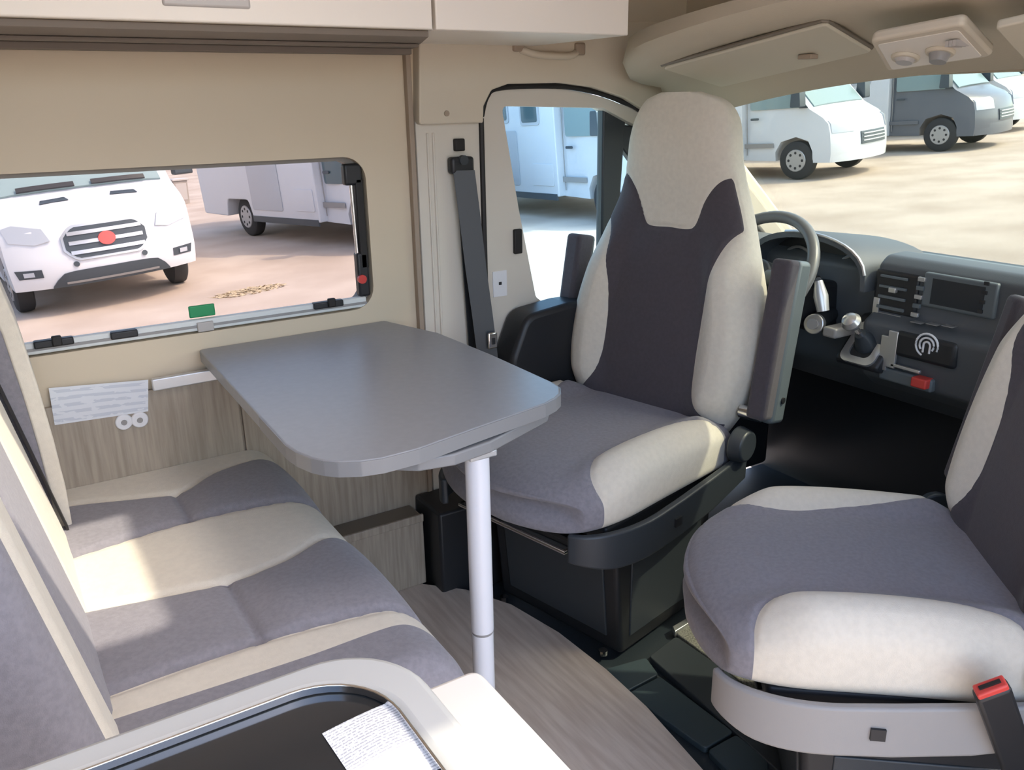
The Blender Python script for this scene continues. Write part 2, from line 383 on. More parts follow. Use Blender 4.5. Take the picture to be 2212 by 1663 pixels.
# driver door
dr = empty('door_1', (0, 0, 0), kind='structure', label='driver door with pale inner frame and black lower panel', category='door')
outer_c = spl([(1.134, 1.22, 0), (1.15, 1.268, 0), (1.19, 1.288, 0), (1.36, 1.290, 0), (1.47, 1.278, 0), (1.58, 1.250, 0), (1.68, 1.205, 0), (1.9, 1.03, 0)], 5)
outer = [(1.134, .03)]+[(p.x, p.y) for p in outer_c]+[(2.28, .74), (2.28, .03)]
outer_old = [(1.134, .03), (1.134, 1.22), (1.15, 1.268), (1.19, 1.288), (1.36, 1.290), (1.47, 1.278), (1.58, 1.250), (1.68, 1.205), (1.9, 1.03), (2.28, .74), (2.28, .03)]
hole = round_poly(ply([(1081, 229), (1300, 233), (1352, 262)], W) + [(1.66, 1.185), (1.87, 1.005), (2.15, .78), (2.12, .70), (1.34, .70)] + ply([(1155, 640), (1118, 450)], W), [.015, .02, .02, .03, .03, .03, .04, .05, .02, .05], 4)
plate('door_frame', outer, [hole], 'y', W-.006, W+.05, 'pillar_grey', dr, bevel=.006)
so_pts = [(1.130, W-.012, z) for z in (.62, .8, 1.0, 1.22)]+[(1.148, W-.012, 1.272), (1.19, W-.012, 1.294), (1.36, W-.012, 1.297), (1.47, W-.012, 1.285), (1.58, W-.012, 1.257), (1.68, W-.012, 1.212), (1.9, W-.012, 1.037), (2.28, W-.012, .745)]
tube('door_seal', spl(so_pts[3:], 6) if False else [Vector(p) for p in so_pts[:3]]+spl(so_pts[3:], 6), .0075, 'seal_black', dr, n=8)
bmg = bm_new(); a_prism(bmg, [(p[0], p[1]) for p in hole], 'y', W+.030, W+.033); fin('door_pane', bmg, 'door_glass', dr)
q0 = ply([(1301, 235), (1345, 258)], W+.02)
prism('window_divider', [(q0[0][0], q0[0][1]+.01), (q0[1][0]+.008, q0[1][1]+.005), (1.595, .69), (1.545, .69)], 'y', W+.014, W+.045, 'dark_plastic', dr, bevel=.006)
prism('mirror_sail', [(1.56, 1.20), (1.66, 1.185), (1.86, 1.0), (2.13, .78), (2.13, .69), (1.98, .69), (1.66, 1.08), (1.585, 1.16)], 'y', W+.016, W+.042, 'dark_plastic', dr, bevel=.004)
low = prism('door_lower_panel', round_poly([(1.15, .04), (1.15, .60), (1.20, .715), (1.34, .73), (2.2, .70), (2.2, .04)], [.02, .06, .06, .05, .02, .02], 6), 'y', W-.11, W-.0065, 'black_plastic', dr, bevel=.03)
p = ony(1118, 520, W-.008)
box('door_latch', p.x-.014, p.x+.012, W-.016, W-.004, p.z-.035, p.z+.032, 'seal_black', dr, bevel=.004)
p = ony(1080, 612, W-.008)
st = box('door_sticker', p.x-.022, p.x+.022, W-.0085, W-.006, p.z-.036, p.z+.034, 'white_plastic', dr, bevel=0)
box('sticker_mark', p.x-.004, p.x+.005, W-.0092, W-.0086, p.z-.004, p.z+.004, 'black_plastic', st, bevel=0)
# front pillars
for s, yy in ((1, W-.03), (-1, .02)):
    o = prism('trim_4' if s > 0 else 'trim_5', [(1.70, 1.22), (1.78, 1.30), (2.34, .80), (2.26, .74)], 'y', yy-.03, yy+.045, 'pillar_grey', bevel=.012, kind='structure', label='pale windscreen pillar on the %s side' % ('driver' if s > 0 else 'passenger'), category='pillar')
# windscreen
ws = empty('window_2', (0, 0, 0), kind='structure', label='wide windscreen above the dashboard', category='window')
bmw = bm_new(); rows = []
for i in range(13):
    y = -.02+(W+.0)*i/12; u = (y-.97)/.98
    zt = 1.345-.075*u*u; xt = 1.80-.06*u*u; xb = 2.42-.12*u*u
    rows.append([bmw.verts.new(p) for p in ((xt, y, zt), (xb, y, .77), (xb+.006, y, .775), (xt+.006, y, zt+.005))])
for a, b in zip(rows, rows[1:]):
    for k in range(4): bmw.faces.new((a[k], a[(k+1) % 4], b[(k+1) % 4], b[k]))
fin('windscreen_pane', bmw, 'screen_glass', ws)
# ================================================================== swivelling cab seats
def spow(v, e): return math.copysign(abs(v)**e, v)
def sstep(a, b, x):
    t = max(0., min(1., (x-a)/(b-a))); return t*t*(3-2*t)
BK_HW = [(.44, .215), (.50, .245), (.56, .27), (.64, .285), (.74, .28), (.82, .262), (.90, .235), (.97, .21), (1.05, .178), (1.12, .160), (1.18, .152), (1.23, .138), (1.27, .105), (1.287, .055)]
BK_TH = [(.44, .10), (.55, .14), (.75, .14), (.95, .125), (1.1, .12), (1.2, .115), (1.26, .085), (1.287, .03)]
HEAD = [(0, .962), (.062, .962), (.078, .975), (.10, 1.03), (.13, 1.072), (.16, 1.088), (.3, 1.09)]
BOLS = [(.40, .33), (.50, .27), (.512, .215), (.535, .182), (.57, .158), (.62, .148), (.70, .146), (.80, .152), (.88, .165), (.935, .18), (.965, .205), (.985, .245), (1.0, .33), (1.3, .33)]
CU_XI = [(-.30, .32), (-.215, .30), (-.20, .245), (-.16, .215), (-.08, .187), (.02, .168), (.10, .160), (.17, .166), (.22, .182), (.26, .202), (.285, .225), (.31, .26), (.40, .30)]
def ring_angles(e, n1=84, n2=40, n3=36):
    A = sorted([math.acos(max(-1, min(1, spow(-1+2*i/n1, 1/e)))) for i in range(n1+1)]+[math.pi*(i+.5)/n2 for i in range(n2)])
    out = [A[0]]
    for a in A[1:]:
        if a-out[-1] > .004: out.append(a)
    return out+[math.pi+math.pi*(i+1)/(n3+1) for i in range(n3)]
def make_seat(name, loc, ang, label, trim, fab, group=None):
    root = empty(name, (*loc, -.012), ang, label=label, cat='seat')
    # ---- backrest
    AG = ring_angles(.62); nt_, nz = len(AG), 170; verts, S, faces = [], [], []
    for i in range(nz+1):
        z = .44+(1.287-.44)*(1-(1-i/nz)**1.6 if False else i/nz)
        hw = smooth_tab(BK_HW, z); th = smooth_tab(BK_TH, z)
        yc = -.225-.19*(z-.5)-th*.5
        if z > 1.0: yc += .035*sstep(1.0, 1.2, z)
        for k in range(nt_):
            a = AG[k]; c, s = math.cos(a), math.sin(a)
            x = hw*spow(c, .62); y = yc+th*.5*spow(s, .62)
            if s > 0:
                fr = abs(x)/max(hw, .01)
                y += .038*sstep(.45, .72, fr)*(1-.55*sstep(.8, 1.0, fr))*sstep(.47, .58, z)*(1-sstep(.84, .98, z))*min(1, s*2.2)
                y += .012*(1-sstep(.0, .09, abs(z-.70)))*(1-fr*fr)*min(1, s*2)*0
                y -= .012*math.exp(-((z-.965)/.05)**2)*(1-sstep(.4, .8, fr))
            head = z-smooth_tab(HEAD, abs(x)); bol = abs(x)-smooth_tab(BOLS, z); front = s-.28
            sd = min(-head, -bol, front)
            g = math.exp(-(sd/.007)**2)*.005
            n = Vector((c, s, 0))
            verts.append((x-n.x*g, y-n.y*g, z)); S.append((sd, head))
    for i in range(nz):
        for k in range(nt_):
            k2 = (k+1) % nt_; faces.append([i*nt_+k, i*nt_+k2, (i+1)*nt_+k2, (i+1)*nt_+k])
    faces.append(list(range(nt_))[::-1]); faces.append([nz*nt_+k for k in range(nt_)])
    sd = [q[0] for q in S]
    dark, cream = clip_faces(verts, faces, sd)
    zs = [v[2]-(1.05+.0*abs(v[0])) for v in verts]
    hd, sidec = clip_faces(verts, cream, zs)
    part_from('backrest', verts, dark, fab, root, label='grey fabric centre of the backrest, painted darker for shade')
    part_from('headrest_cover', verts, hd, 'fabric_cream', root)
    # the lower tongue of the headrest and the side bolsters
    tongue = [f for f in sidec if sum(abs(verts[i][0]) for i in f)/len(f) < .125 and min(verts[i][2] for i in f) > .95 and sum(verts[i][1]+.19*(verts[i][2]-.5) for i in f)/len(f) > -.30]
    tset = {tuple(f) for f in tongue}; rest = [f for f in sidec if tuple(f) not in tset]
    part_from('headrest_tongue', verts, tongue, 'fabric_cream', root)
    part_from('backrest_cover', verts, rest, 'fabric_cream', root)
    # ---- cushion
    AG = ring_angles(.5); nt_, ny = len(AG), 96; verts, sd, faces = [], [], []
    y0, y1 = -.27, .325
    for i in range(ny+1):
        t = i/ny
        # denser towards the rounded front
        y = y0+(y1-y0)*math.sin(t*math.pi/2)**.9
        e = max(0., (y-.10)/(y1-.10))*.985; shrink = math.sqrt(max(0., 1-e**3.4)); b = max(0., (y0+.06-y)/.06); shrink_b = math.sqrt(max(0., 1-b*b))
        hw = .272*(.82+.18*shrink)*(.9+.1*shrink_b)
        top = .515+.012*math.sin(max(0, min(1, (y+.2)/.5))*math.pi) - .048*(1-shrink)
        bot = .385+.010*(1-shrink)
        zc, h = (top+bot)/2, max(.012, (top-bot)/2)
        for k in range(nt_):
            a = AG[k]; c, s = math.cos(a), math.sin(a)
            x = hw*spow(c, .5); z = zc+h*spow(s, .55)
            if s > 0:
                fr = abs(x)/hw
                z += .034*sstep(.5, .8, fr)*(1-.35*sstep(.85, 1, fr))*sstep(y0, y0+.1, y)*(1-sstep(.16, .335, y))
            v = abs(x)-smooth_tab(CU_XI, y)
            g = math.exp(-(v/.007)**2)*.005
            verts.append((x, y-.085*(x/.27)**2*sstep(.0, .31, y), z-(g if s > 0 else 0))); sd.append(-v)
    for i in range(ny):
        for k in range(nt_):
            k2 = (k+1) % nt_; faces.append([i*nt_+k, i*nt_+k2, (i+1)*nt_+k2, (i+1)*nt_+k])
    base = ny*nt_; zc = sum(verts[base+k][2] for k in range(nt_))/nt_; last = base
    for q, (sc, dy) in enumerate(((.97, .003), (.90, .006), (.75, .008), (.45, .009))):
        nb_ = len(verts)
        for k in range(nt_):
            x, y, z = verts[base+k]; verts.append((x*(1-(1-sc)*.35), y+dy, zc+(z-zc)*sc)); sd.append(sd[base+k])
        for k in range(nt_):
            k2 = (k+1) % nt_; faces.append([last+k, last+k2, nb_+k2, nb_+k])
        last = nb_
    for b0_ in (0, last):
        ci = len(verts); verts.append((0, sum(verts[b0_+k][1] for k in range(nt_))/nt_+(.001 if b0_ else 0), sum(verts[b0_+k][2] for k in range(nt_))/nt_)); sd.append(smooth_tab(CU_XI, verts[ci][1]))
        for k in range(nt_): faces.append([b0_+k, b0_+(k+1) % nt_, ci])
    mid, sides = clip_faces(verts, faces, sd)
    part_from('seat_cushion', verts, mid, fab if fab == 'fabric_grey' else 'fabric_grey', root)
    for s in (1, -1):
        part_from('cushion_bolster', verts, [f for f in sides if sum(verts[i][0] for i in f)*s > 0], 'fabric_cream', root)
    # ---- plastic side shields
    for s in (1, -1):
        NA = 14; oa = [(.190+.112*math.cos(t), .08+.212*math.sin(t)) for t in [math.pi/2*.93*i/NA for i in range(NA+1)]]; ia = [(.184+.100*math.cos(t), .08+.198*math.sin(t)) for t in [math.pi/2*.93*i/NA for i in range(NA+1)]]
        op = [(.300, -.27), (.303, -.12), (.3035, .0)]+oa; ip = [(.284, -.27), (.285, -.12), (.285, .0)]+ia; pl = op+ip[::-1]
        bm = bm_new(); n = len(pl)
        H2 = len(op); zb1 = [smooth_tab([(-.27, .375), (-.1, .34), (.1, .322), (.22, .318), (.28, .332), (.33, .35)], q[1]) for q in op]; zt1 = [smooth_tab([(-.27, .445), (-.1, .428), (.1, .410), (.33, .400)], q[1]) for q in op]
        zb = zb1+zb1[::-1]; zt = zt1+zt1[::-1]
        A = [bm.verts.new((s*p[0], p[1], zb[i])) for i, p in enumerate(pl)]; B = [bm.verts.new((s*p[0], p[1], zt[i])) for i, p in enumerate(pl)]
        for i in range(n): bm.faces.new((A[i], A[(i+1) % n], B[(i+1) % n], B[i]))
        for i in range(H2-1):
            j = n-1-i
            bm.faces.new((A[i], A[i+1], A[j-1], A[j])); bm.faces.new((B[i], B[i+1], B[j-1], B[j]))
        sh = fin('side_shield', bm, trim, root, bevel=.005)
        a_ = bm_new(); a_box(a_, s*.304-.004, s*.304+.004, .018, .042, .362, .382); fin('shield_button', a_, 'black_plastic', sh)
        cyl('recline_knob', (s*.285, -.235, .475), (s, 0, 0), .046, .035, 'dark_plastic', root, r1=.038, bevel=.005)
        # folded-up armrest: fabric front, plastic side
        M = Matrix.Translation((s*.318, -.275, .535)) @ Matrix.Rotation(math.radians(11), 4, 'X')
        ar = box('armrest', -.026, .026, -.045, .025, .0, .385, 'fabric_dark_shade', root, bevel=.012, M=M)
        box('armrest_shell', s*.012-.018, s*.012+.018, -.075, -.012, -.01, .385, 'slate_plastic', ar, bevel=.012, M=M)
        cyl('armrest_screw', M @ Vector((s*.028, -.045, .05)), (s, 0, 0), .008, .006, 'black_plastic', ar)
        tube('armrest_pivot', [(s*.27, -.275, .545), (s*.325, -.275, .545)], .017, 'steel', root)
    # ---- under the seat: frame, swivel, pedestal
    fr = bm_new(); a_box(fr, -.235, .235, -.25, .20, .355, .395); fin('seat_pan', fr, 'black_plastic', root, bevel=.01)
    bm = bm_new(); a_box(bm, -.225, .225, -.27, .20, .318, .33); a_box(bm, -.20, .20, -.24, .14, .30, .318); fin('swivel_plate', bm, 'black_plastic', root, bevel=.003)
    for s in (1, -1):
        bm = bm_new(); a_box(bm, s*.235-.014, s*.235+.014, -.27, .15, .328, .352); fin('slide_rail', bm, 'slate_plastic', root, bevel=.003)
    tube('slide_bar', [(-.17, -.05, .337), (-.17, .262, .337), (.17, .262, .337), (.17, -.05, .337)], .006, 'steel', root)
    bm = bm_new(); a_box(bm, -.205, .205, -.265, .095, .0, .30); 
    for v in bm.verts:
        if v.co.z > .2: v.co.y += .03 if v.co.y > 0 else -.01
    ped = fin('pedestal', bm, 'black_plastic', root, bevel=.012)
    for s in (1, -1):
        bm = bm_new(); a_box(bm, s*.2055-.003, s*.2055+.003, -.225, .065, .04, .25); fin('pedestal_panel', bm, 'dark_plastic', ped, bevel=.006)
    bm = bm_new(); vs = a_box(bm, -.165, .165, .092, .099, .04, .25)
    for v in vs: v.co.y += .1*(v.co.z)
    fin('pedestal_front', bm, 'dark_plastic', ped, bevel=.006)
    for x in (-.17, .17): cyl('floor_bolt', (x, .12, .0), (0, 0, 1), .011, .012, 'steel', ped, n=10)
    return root
def seat_angle(F): return math.atan2(-F[0], F[1])
d_a = math.radians(13); DF = (-math.cos(d_a), -math.sin(d_a))
driver = make_seat('driver_seat', (1.17, 1.555), seat_angle(DF), 'cream and grey driver seat swivelled to face the table', 'dark_plastic', 'fabric_dark_shade')
p_a = math.radians(140); PF = (math.cos(p_a), math.sin(p_a))
passenger = make_seat('passenger_seat', (1.19, .78), seat_angle(PF), 'cream and grey passenger seat turned sideways, nearest the open door', 'grey_plastic', 'fabric_dark_shade')
passenger.scale = (.9, .9, 1.)
# belt buckle on the door side of the passenger seat
M = Matrix.Translation((-.335, -.13, .455)) @ Matrix.Rotation(math.radians(-28), 4, 'X') @ Matrix.Rotation(math.radians(-12), 4, 'Y')
bk = empty('belt_buckle', (0, 0, 0)); bk.parent = passenger
bpy.data.objects.remove(bk)
bm = bm_new(); a_box(bm, -.013, .013, -.026, .026, -.16, .045, M); bk = fin('belt_buckle', bm, 'black_plastic', passenger, bevel=.006, label='black seat belt buckle with a red release button')
bm = bm_new(); a_box(bm, -.011, .011, -.023, .023, .030, .052, M); rb = fin('release_button', bm, 'red_plastic', bk, bevel=.003)
bm = bm_new(); a_box(bm, -.003, .003, -.016, .016, .045, .0545, M); fin('buckle_slot', bm, 'seal_black', bk)
# driver belt on the pillar
sb = empty('seat_belt', (0, 0, 0), label='black seat belt hanging on the pillar beside the driver door', cat='seat belt')
p = ony(992, 312, W-.02); box('height_adjuster', p.x-.014, p.x+.014, W-.026, W-.0125, p.z-.016, p.z+.014, 'seal_black', sb, bevel=.003)
p = ony(996, 356, W-.03)
ring = box('belt_guide', p.x-.032, p.x+.034, W-.040, W-.0125, p.z-.022, p.z+.020, 'black_plastic', sb, bevel=.008)
cyl('guide_bolt', (p.x, W-.048, p.z+.012), (0, 1, 0), .012, .012, 'dark_plastic', ring)
bm = bm_new()
pts = [ony(a, b, yy) for a, b, yy in ((1002, 368, W-.045), (1015, 470, W-.05), (1028, 580, W-.06), (1042, 680, W-.07), (1052, 760, W-.08), (1060, 840, W-.085))]
a_strap(bm, pts, (.052, -.018, 0), .003); fin('webbing', bm, 'dark_plastic', sb)
bm = bm_new()
pts = [ony(a, b, yy) for a, b, yy in ((996, 372, W-.032), (1004, 480, W-.03), (1014, 620, W-.028), (1025, 770, W-.026), (1035, 900, W-.024))]
a_strap(bm, pts, (.03, .0, 0), .003); fin('webbing', bm, 'black_plastic', sb)
p = ony(1064, 735, W-.095)
bm = bm_new(); a_box(bm, p.x-.014, p.x+.014, p.y-.004, p.y+.004, p.z-.022, p.z+.022); tg = fin('belt_tongue', bm, 'steel', sb, bevel=.004)
box('tongue_eye', p.x-.004, p.x+.005, p.y-.006, p.y-.0035, p.z-.010, p.z+.008, 'black_plastic', tg, bevel=0)
# ================================================================== dinette bench
bench = empty('dinette_bench', (.26, 1.45, 0), label='striped cream and grey two seat dinette bench facing forward', cat='bench')
bench.location = (0, 0, 0)
BX0, BX1, BY0, BY1 = -.06, .525, .965, W-.013
box('bench_base', -.35, .50, BY0+.03, BY1-.01, 0, .345, 'laminate', bench, bevel=.004)
def stripe_shell(xs, ys, top, bands, bot):
    """cushion heightfield over (x, y) split into bands of y; bands: list of (name, mat, ylo(x), yhi(x))"""
    nx, ny = len(xs), len(ys)
    verts = [(x, y, top(x, y)) for x in xs for y in ys]
    faces = [[i*ny+j, (i+1)*ny+j, (i+1)*ny+j+1, i*ny+j+1] for i in range(nx-1) for j in range(ny-1)]
    return verts, faces
def lin(a, b, n): return [a+(b-a)*i/n for i in range(n+1)]
# stripe borders (distance from the right) as they run across the seat: tables of (x, y)
SB = [[(-.1, 1.870), (.05, 1.862), (.26, 1.800), (.36, 1.86), (.47, 1.885), (.56, 1.88)],
      [(-.1, 1.615), (.0, 1.617), (.24, 1.648), (.40, 1.635), (.49, 1.615), (.56, 1.60)],
      [(-.1, 1.418), (.0, 1.416), (.25, 1.372), (.36, 1.385), (.46, 1.43), (.56, 1.43)],
      [(-.1, 1.160), (.0, 1.160), (.24, 1.166), (.40, 1.150), (.50, 1.130), (.56, 1.115)],
      [(-.1, 1.100), (.0, 1.098), (.30, 1.085), (.46, 1.083), (.515, 1.055), (.56, 1.03)]]
def seat_top(x, y):
    z = .472
    # stripes are stuffed apart from each other, with a cross seam two thirds forward in the grey ones
    e = max(0., (x-(BX1-.09))/.09); z -= .10*(1-math.sqrt(max(0, 1-min(1, e)**2.2)))
    e = max(0., (BY0+.05-y)/.05); z -= .05*(1-math.sqrt(max(0, 1-min(1, e)**2)))
    for tab in SB[:4]:
        z -= .007*math.exp(-((y-smooth_tab(tab, x))/.010)**2)
    for a, b in ((1, 0), (3, 2)):
        ya, yb = smooth_tab(SB[a], x), smooth_tab(SB[b], x)
        if ya < y < yb: z -= .008*math.exp(-((x-.255)/.008)**2)
        u = (y-ya)/(yb-ya)
        if 0 < u < 1: z += (.014*math.sin(math.pi*u)**.6)*(sstep(.255, .33, x) if x > .255 else .55*(1-sstep(.19, .255, x)))
    return z
def sstep(a, b, x):
    t = max(0., min(1., (x-a)/(b-a))); return t*t*(3-2*t)
xs = lin(BX0, BX1-.09, 88)+lin(BX1-.09, BX1, 26)[1:]; ys = lin(BY0, BY0+.06, 14)+lin(BY0+.06, BY1, 150)[1:]
verts, faces = stripe_shell(xs, ys, seat_top, None, None)
# skirts down to the base at the front and the aisle side
ny = len(ys)
def skirt(idx):
    base = len(verts)
    for i in idx: verts.append((verts[i][0], verts[i][1], .34))
    for q in range(len(idx)-1): faces.append([idx[q], idx[q+1], base+q+1, base+q])
skirt([(len(xs)-1)*ny+j for j in range(ny)]); skirt([i*ny for i in range(len(xs))])
rest = faces; names = ['fabric_cream', 'fabric_grey', 'fabric_cream', 'fabric_grey', 'fabric_cream']
for n, tab in enumerate(SB):
    s = [v[1]-smooth_tab(tab, v[0]) for v in verts]
    hi, rest = clip_faces(verts, rest, s)
    part_from('seat_stripe', verts, hi, names[n], bench)
part_from('seat_stripe', verts, rest, 'fabric_grey', bench)
# backrest by the aisle: leaning slab with the same stripes
def back_x(y, z): return .036-.20*(z-.47)-.010*math.cos((y-1.3)*6)*0
BB = [(1.392, 'fabric_cream'), (1.10, 'fabric_grey'), (.985, 'fabric_cream'), (.0, 'fabric_grey')]
ysb = lin(.93, 1.735, 90); zsb = lin(.44, 1.06, 50)
verts = []; faces = []
for y in ysb:
    for z in zsb:
        x = back_x(y, z)
        for b, _ in BB[:3]: x -= .006*math.exp(-((y-b)/.010)**2)
        e = max(0, (z-.98)/.08); x -= .05*(1-math.sqrt(max(0, 1-min(1, e)**2)))
        e = max(0, (1.0-y)/.07); x -= .06*(1-math.sqrt(max(0, 1-min(1, e)**2)))
        e = max(0, (y-1.70)/.035); x -= .025*(1-math.sqrt(max(0, 1-min(1, e)**2)))
        verts.append((x, y, z))
nz = len(zsb)
faces = [[i*nz+j, (i+1)*nz+j, (i+1)*nz+j+1, i*nz+j+1] for i in range(len(ysb)-1) for j in range(nz-1)]
nb = len(verts)
for v in list(verts): verts.append((-.17-.2*(v[2]-.47), v[1], v[2]))
faces += [[nb+q for q in f[::-1]] for f in faces[:]]
edge = [i*nz for i in range(len(ysb))], [i*nz+nz-1 for i in range(len(ysb))], list(range(nz)), [(len(ysb)-1)*nz+j for j in range(nz)]
for L in edge:
    for a, b in zip(L, L[1:]): faces.append([a, b, nb+b, nb+a])
rest = faces
for b, m in BB:
    s = [v[1]-b for v in verts]; hi, rest = clip_faces(verts, rest, s); part_from('back_stripe', verts, hi, m, bench)
# window side back cushion, standing further forward
pf = [(.045, .47), (.047, .56), (.043, .66), (.036, .76), (.024, .88), (.006, .98), (-.02, 1.05), (-.06, 1.08), (-.15, 1.06), (-.12, .47)]
wb = prism('window_back_cushion', pf, 'y', 1.745, BY1, 'fabric_grey', bench, bevel=.012)
pf2 = [(x+.0045, z) for x, z in pf[:8]]+[(x-.024, z-.004) for x, z in pf[7::-1]]
prism('cushion_border', pf2, 'y', 1.742, BY1-.001, 'fabric_cream', wb, bevel=.004)
bm = bm_new(); a_strap(bm, [(.036-.2*(z-.47)+.006, 1.737, z) for z in lin(.47, 1.02, 12)], (0, .035, 0), .004)
fin('belt_strap', bm, 'seal_black', bench, label='black seat belt strap between the back cushions')

# ================================================================== table
tb = empty('folding_table', (.62, 1.112, 0), label='grey folding table on a white leg between bench and driver seat', cat='table')
tb.location = (0, 0, 0)
TZ = .735
outline = [onz(a, b, TZ) for a, b in ((427, 753), (847, 700), (944, 718), (1061, 765), (1197, 823), (1209, 836), (1210, 849), (1200, 859), (1178, 871), (1022, 926), (905, 968), (828, 988), (780, 995), (730, 997), (700, 994), (672, 988), (640, 975), (618, 960), (560, 897))]
corner = [(min(p.x, .9), min(p.y, W-.004)) for p in outline]; corner[0] = (corner[0][0], W-.004); corner[1] = (corner[1][0], W-.004)
corner = corner[::-1]
top = round_poly(corner, .012, 3)
prism('table_top', top, 'z', TZ-.028, TZ, 'table_grey', tb, bevel=.003)
bm = bm_new()
cx = sum(p[0] for p in top)/len(top); cy = sum(p[1] for p in top)/len(top)
loop = [p for p in top if p[1] < W-.01]
# edge band: thin strip wrapped around the open sides
def off(pts, d):
    out = []
    for i, p in enumerate(pts):
        a = Vector(pts[max(i-1, 0)]); b = Vector(pts[min(i+1, len(pts)-1)]); t = (b-a).normalized(); out.append((p[0]-t.y*d, p[1]+t.x*d))
    return out
i0 = max(range(len(top)), key=lambda i: top[i][1]-top[i][0]*2)
loop = loop[::-1] if False else loop
o1 = off(loop, -.0015)
A = [[bm.verts.new((p[0], p[1], z)) for p in pts] for pts, z in ((loop, TZ-.0265), (loop, TZ-.0015), (o1, TZ-.0015), (o1, TZ-.0265))]
for k in range(4):
    for i in range(len(loop)-1): bm.faces.new((A[k][i], A[k][i+1], A[(k+1) % 4][i+1], A[(k+1) % 4][i]))
fin('edge_band', bm, 'table_edge', tb)
lf = [tuple(onz(a, b, TZ-.052).xy) for a, b in ((1186, 900), (1183, 911), (1061, 978), (983, 1006), (905, 1019), (828, 1016))]
leaf = round_poly([(.46, 1.60), (.872, 1.60)]+lf, .012, 3)
prism('extension_leaf', leaf, 'z', TZ-.052, TZ-.0305, 'table_edge', tb, bevel=.003)
bm = bm_new(); a_box(bm, .645, .70, 1.18, 1.235, TZ-.066, TZ-.053); fin('leg_bracket', bm, 'alu', tb, bevel=.003)
lx, ly = .672, 1.205
leg = cyl('leg', (lx, ly, .31), (0, 0, 1), .022, TZ-.066-.31, 'leg_white', tb, n=32)
cyl('leg_lower', (lx, ly, .008), (0, 0, 1), .021, .296, 'leg_white', tb, n=32)
cyl('leg_collar', (lx, ly, .304), (0, 0, 1), .0203, .006, 'grey_plastic', tb, n=32)
cyl('leg_foot', (lx, ly, 0), (0, 0, 1), .045, .008, 'alu', tb, n=32, bevel=.002)
# wall rail that carries the table, notice and sockets
box('table_rail', .262, .87, W-.028, W-.0125, .662, .690, 'alu', None, bevel=.003, label='aluminium rail on the wall carrying the table edge', category='rail')
p0 = ony(105, 838, W-.013); p1 = ony(320, 820, W-.013); p2 = ony(320, 888, W-.013); p3 = ony(118, 918, W-.013)
bm = bm_new(); uv = bm.loops.layers.uv.new('UVMap')
vs = [bm.verts.new((q.x, W-.0132, q.z)) for q in (p0, p1, p2, p3)]; f = bm.faces.new(vs)
for l, u in zip(f.loops, ((0, 1), (1, 1), (1, 0), (0, 0))): l[uv].uv = u
r = bmesh.ops.extrude_face_region(bm, geom=[f]); bmesh.ops.translate(bm, vec=(0, -.0008, 0), verts=[v for v in r['geom'] if isinstance(v, bmesh.types.BMVert)])
fin('wall_notice', bm, 'notice_print', None, smooth=False, label='white printed notice stuck on the wood panel below the window', category='notice')
for i, (a, b, t) in enumerate(((268, 912, 'nearer the bench back'), (302, 907, 'nearer the table'))):
    q = ony(a, b, W-.016)
    s_ = empty('wall_socket', (q.x, W-.0125, q.z), label='round white wall socket below the notice, '+t, cat='socket', group='sockets below the notice')
    bm = bm_new(); a_cyl(bm, (0, 0, 0), (0, -1, 0), .019, .017, .006, 24); fin('socket_rim', bm, 'white_plastic', s_, bevel=.002)
    bm = bm_new(); a_cyl(bm, (0, -.0058, 0), (0, -1, 0), .0065, .006, .002, 16); fin('socket_hole', bm, 'grey_plastic', s_)
# low locker under the table against the wall
lk = empty('floor_locker', (0, 0, 0), label='low wood locker with a dark slot on the floor under the table', cat='locker')
box('locker_body', .632, .872, 1.872, W-.0125, 0, .205, 'laminate', lk, bevel=.003)
box('locker_slot', .640, .866, 1.878, W-.014, .205, .2085, 'laminate_dark', lk, bevel=.001)
box('locker_lip', .632, .872, 1.868, 1.876, .19, .212, 'laminate', lk, bevel=.002)
box('cable_cover', .885, 1.12, 1.80, W-.0125, -.03, .235, 'black_plastic', None, bevel=.008, label='black plastic box at the foot of the pillar', category='cover')

# ================================================================== kitchen unit beside the sliding door
kt = empty('kitchen_unit', (0, 0, 0), label='cream kitchen unit with raised grey rimmed cooker at the open door', cat='kitchen unit')
KX, KY = .262, .480
box('cabinet_body', -1.05, KX-.012, .0, KY-.010, 0, .82, 'laminate', kt, bevel=.004)
prism('worktop', round_poly([(-1.07, -.015), (KX, -.015), (KX, KY), (-1.07, KY)], [.01, .03, .012, .01], 6), 'z', .82, .85, 'worktop', kt, bevel=.005)
rim_o = rrect(-.62, .196, .045, .489, .062, 10); rim_i = rrect(-.594, .166, .074, .461, .052, 10)
rim_m = rrect(-.596, .168, .072, .463, .054, 10)
hob = plate('cooker_rim', rim_o, [rim_m], 'z', .8505, .90, 'rim_grey', kt, bevel=.006)
plate('chrome_edge', rim_m, [rim_i], 'z', .8965, .9025, 'steel', hob, bevel=.0006)
prism('glass_lid', rim_m, 'z', .890, .896, 'glass_black', hob, bevel=0)
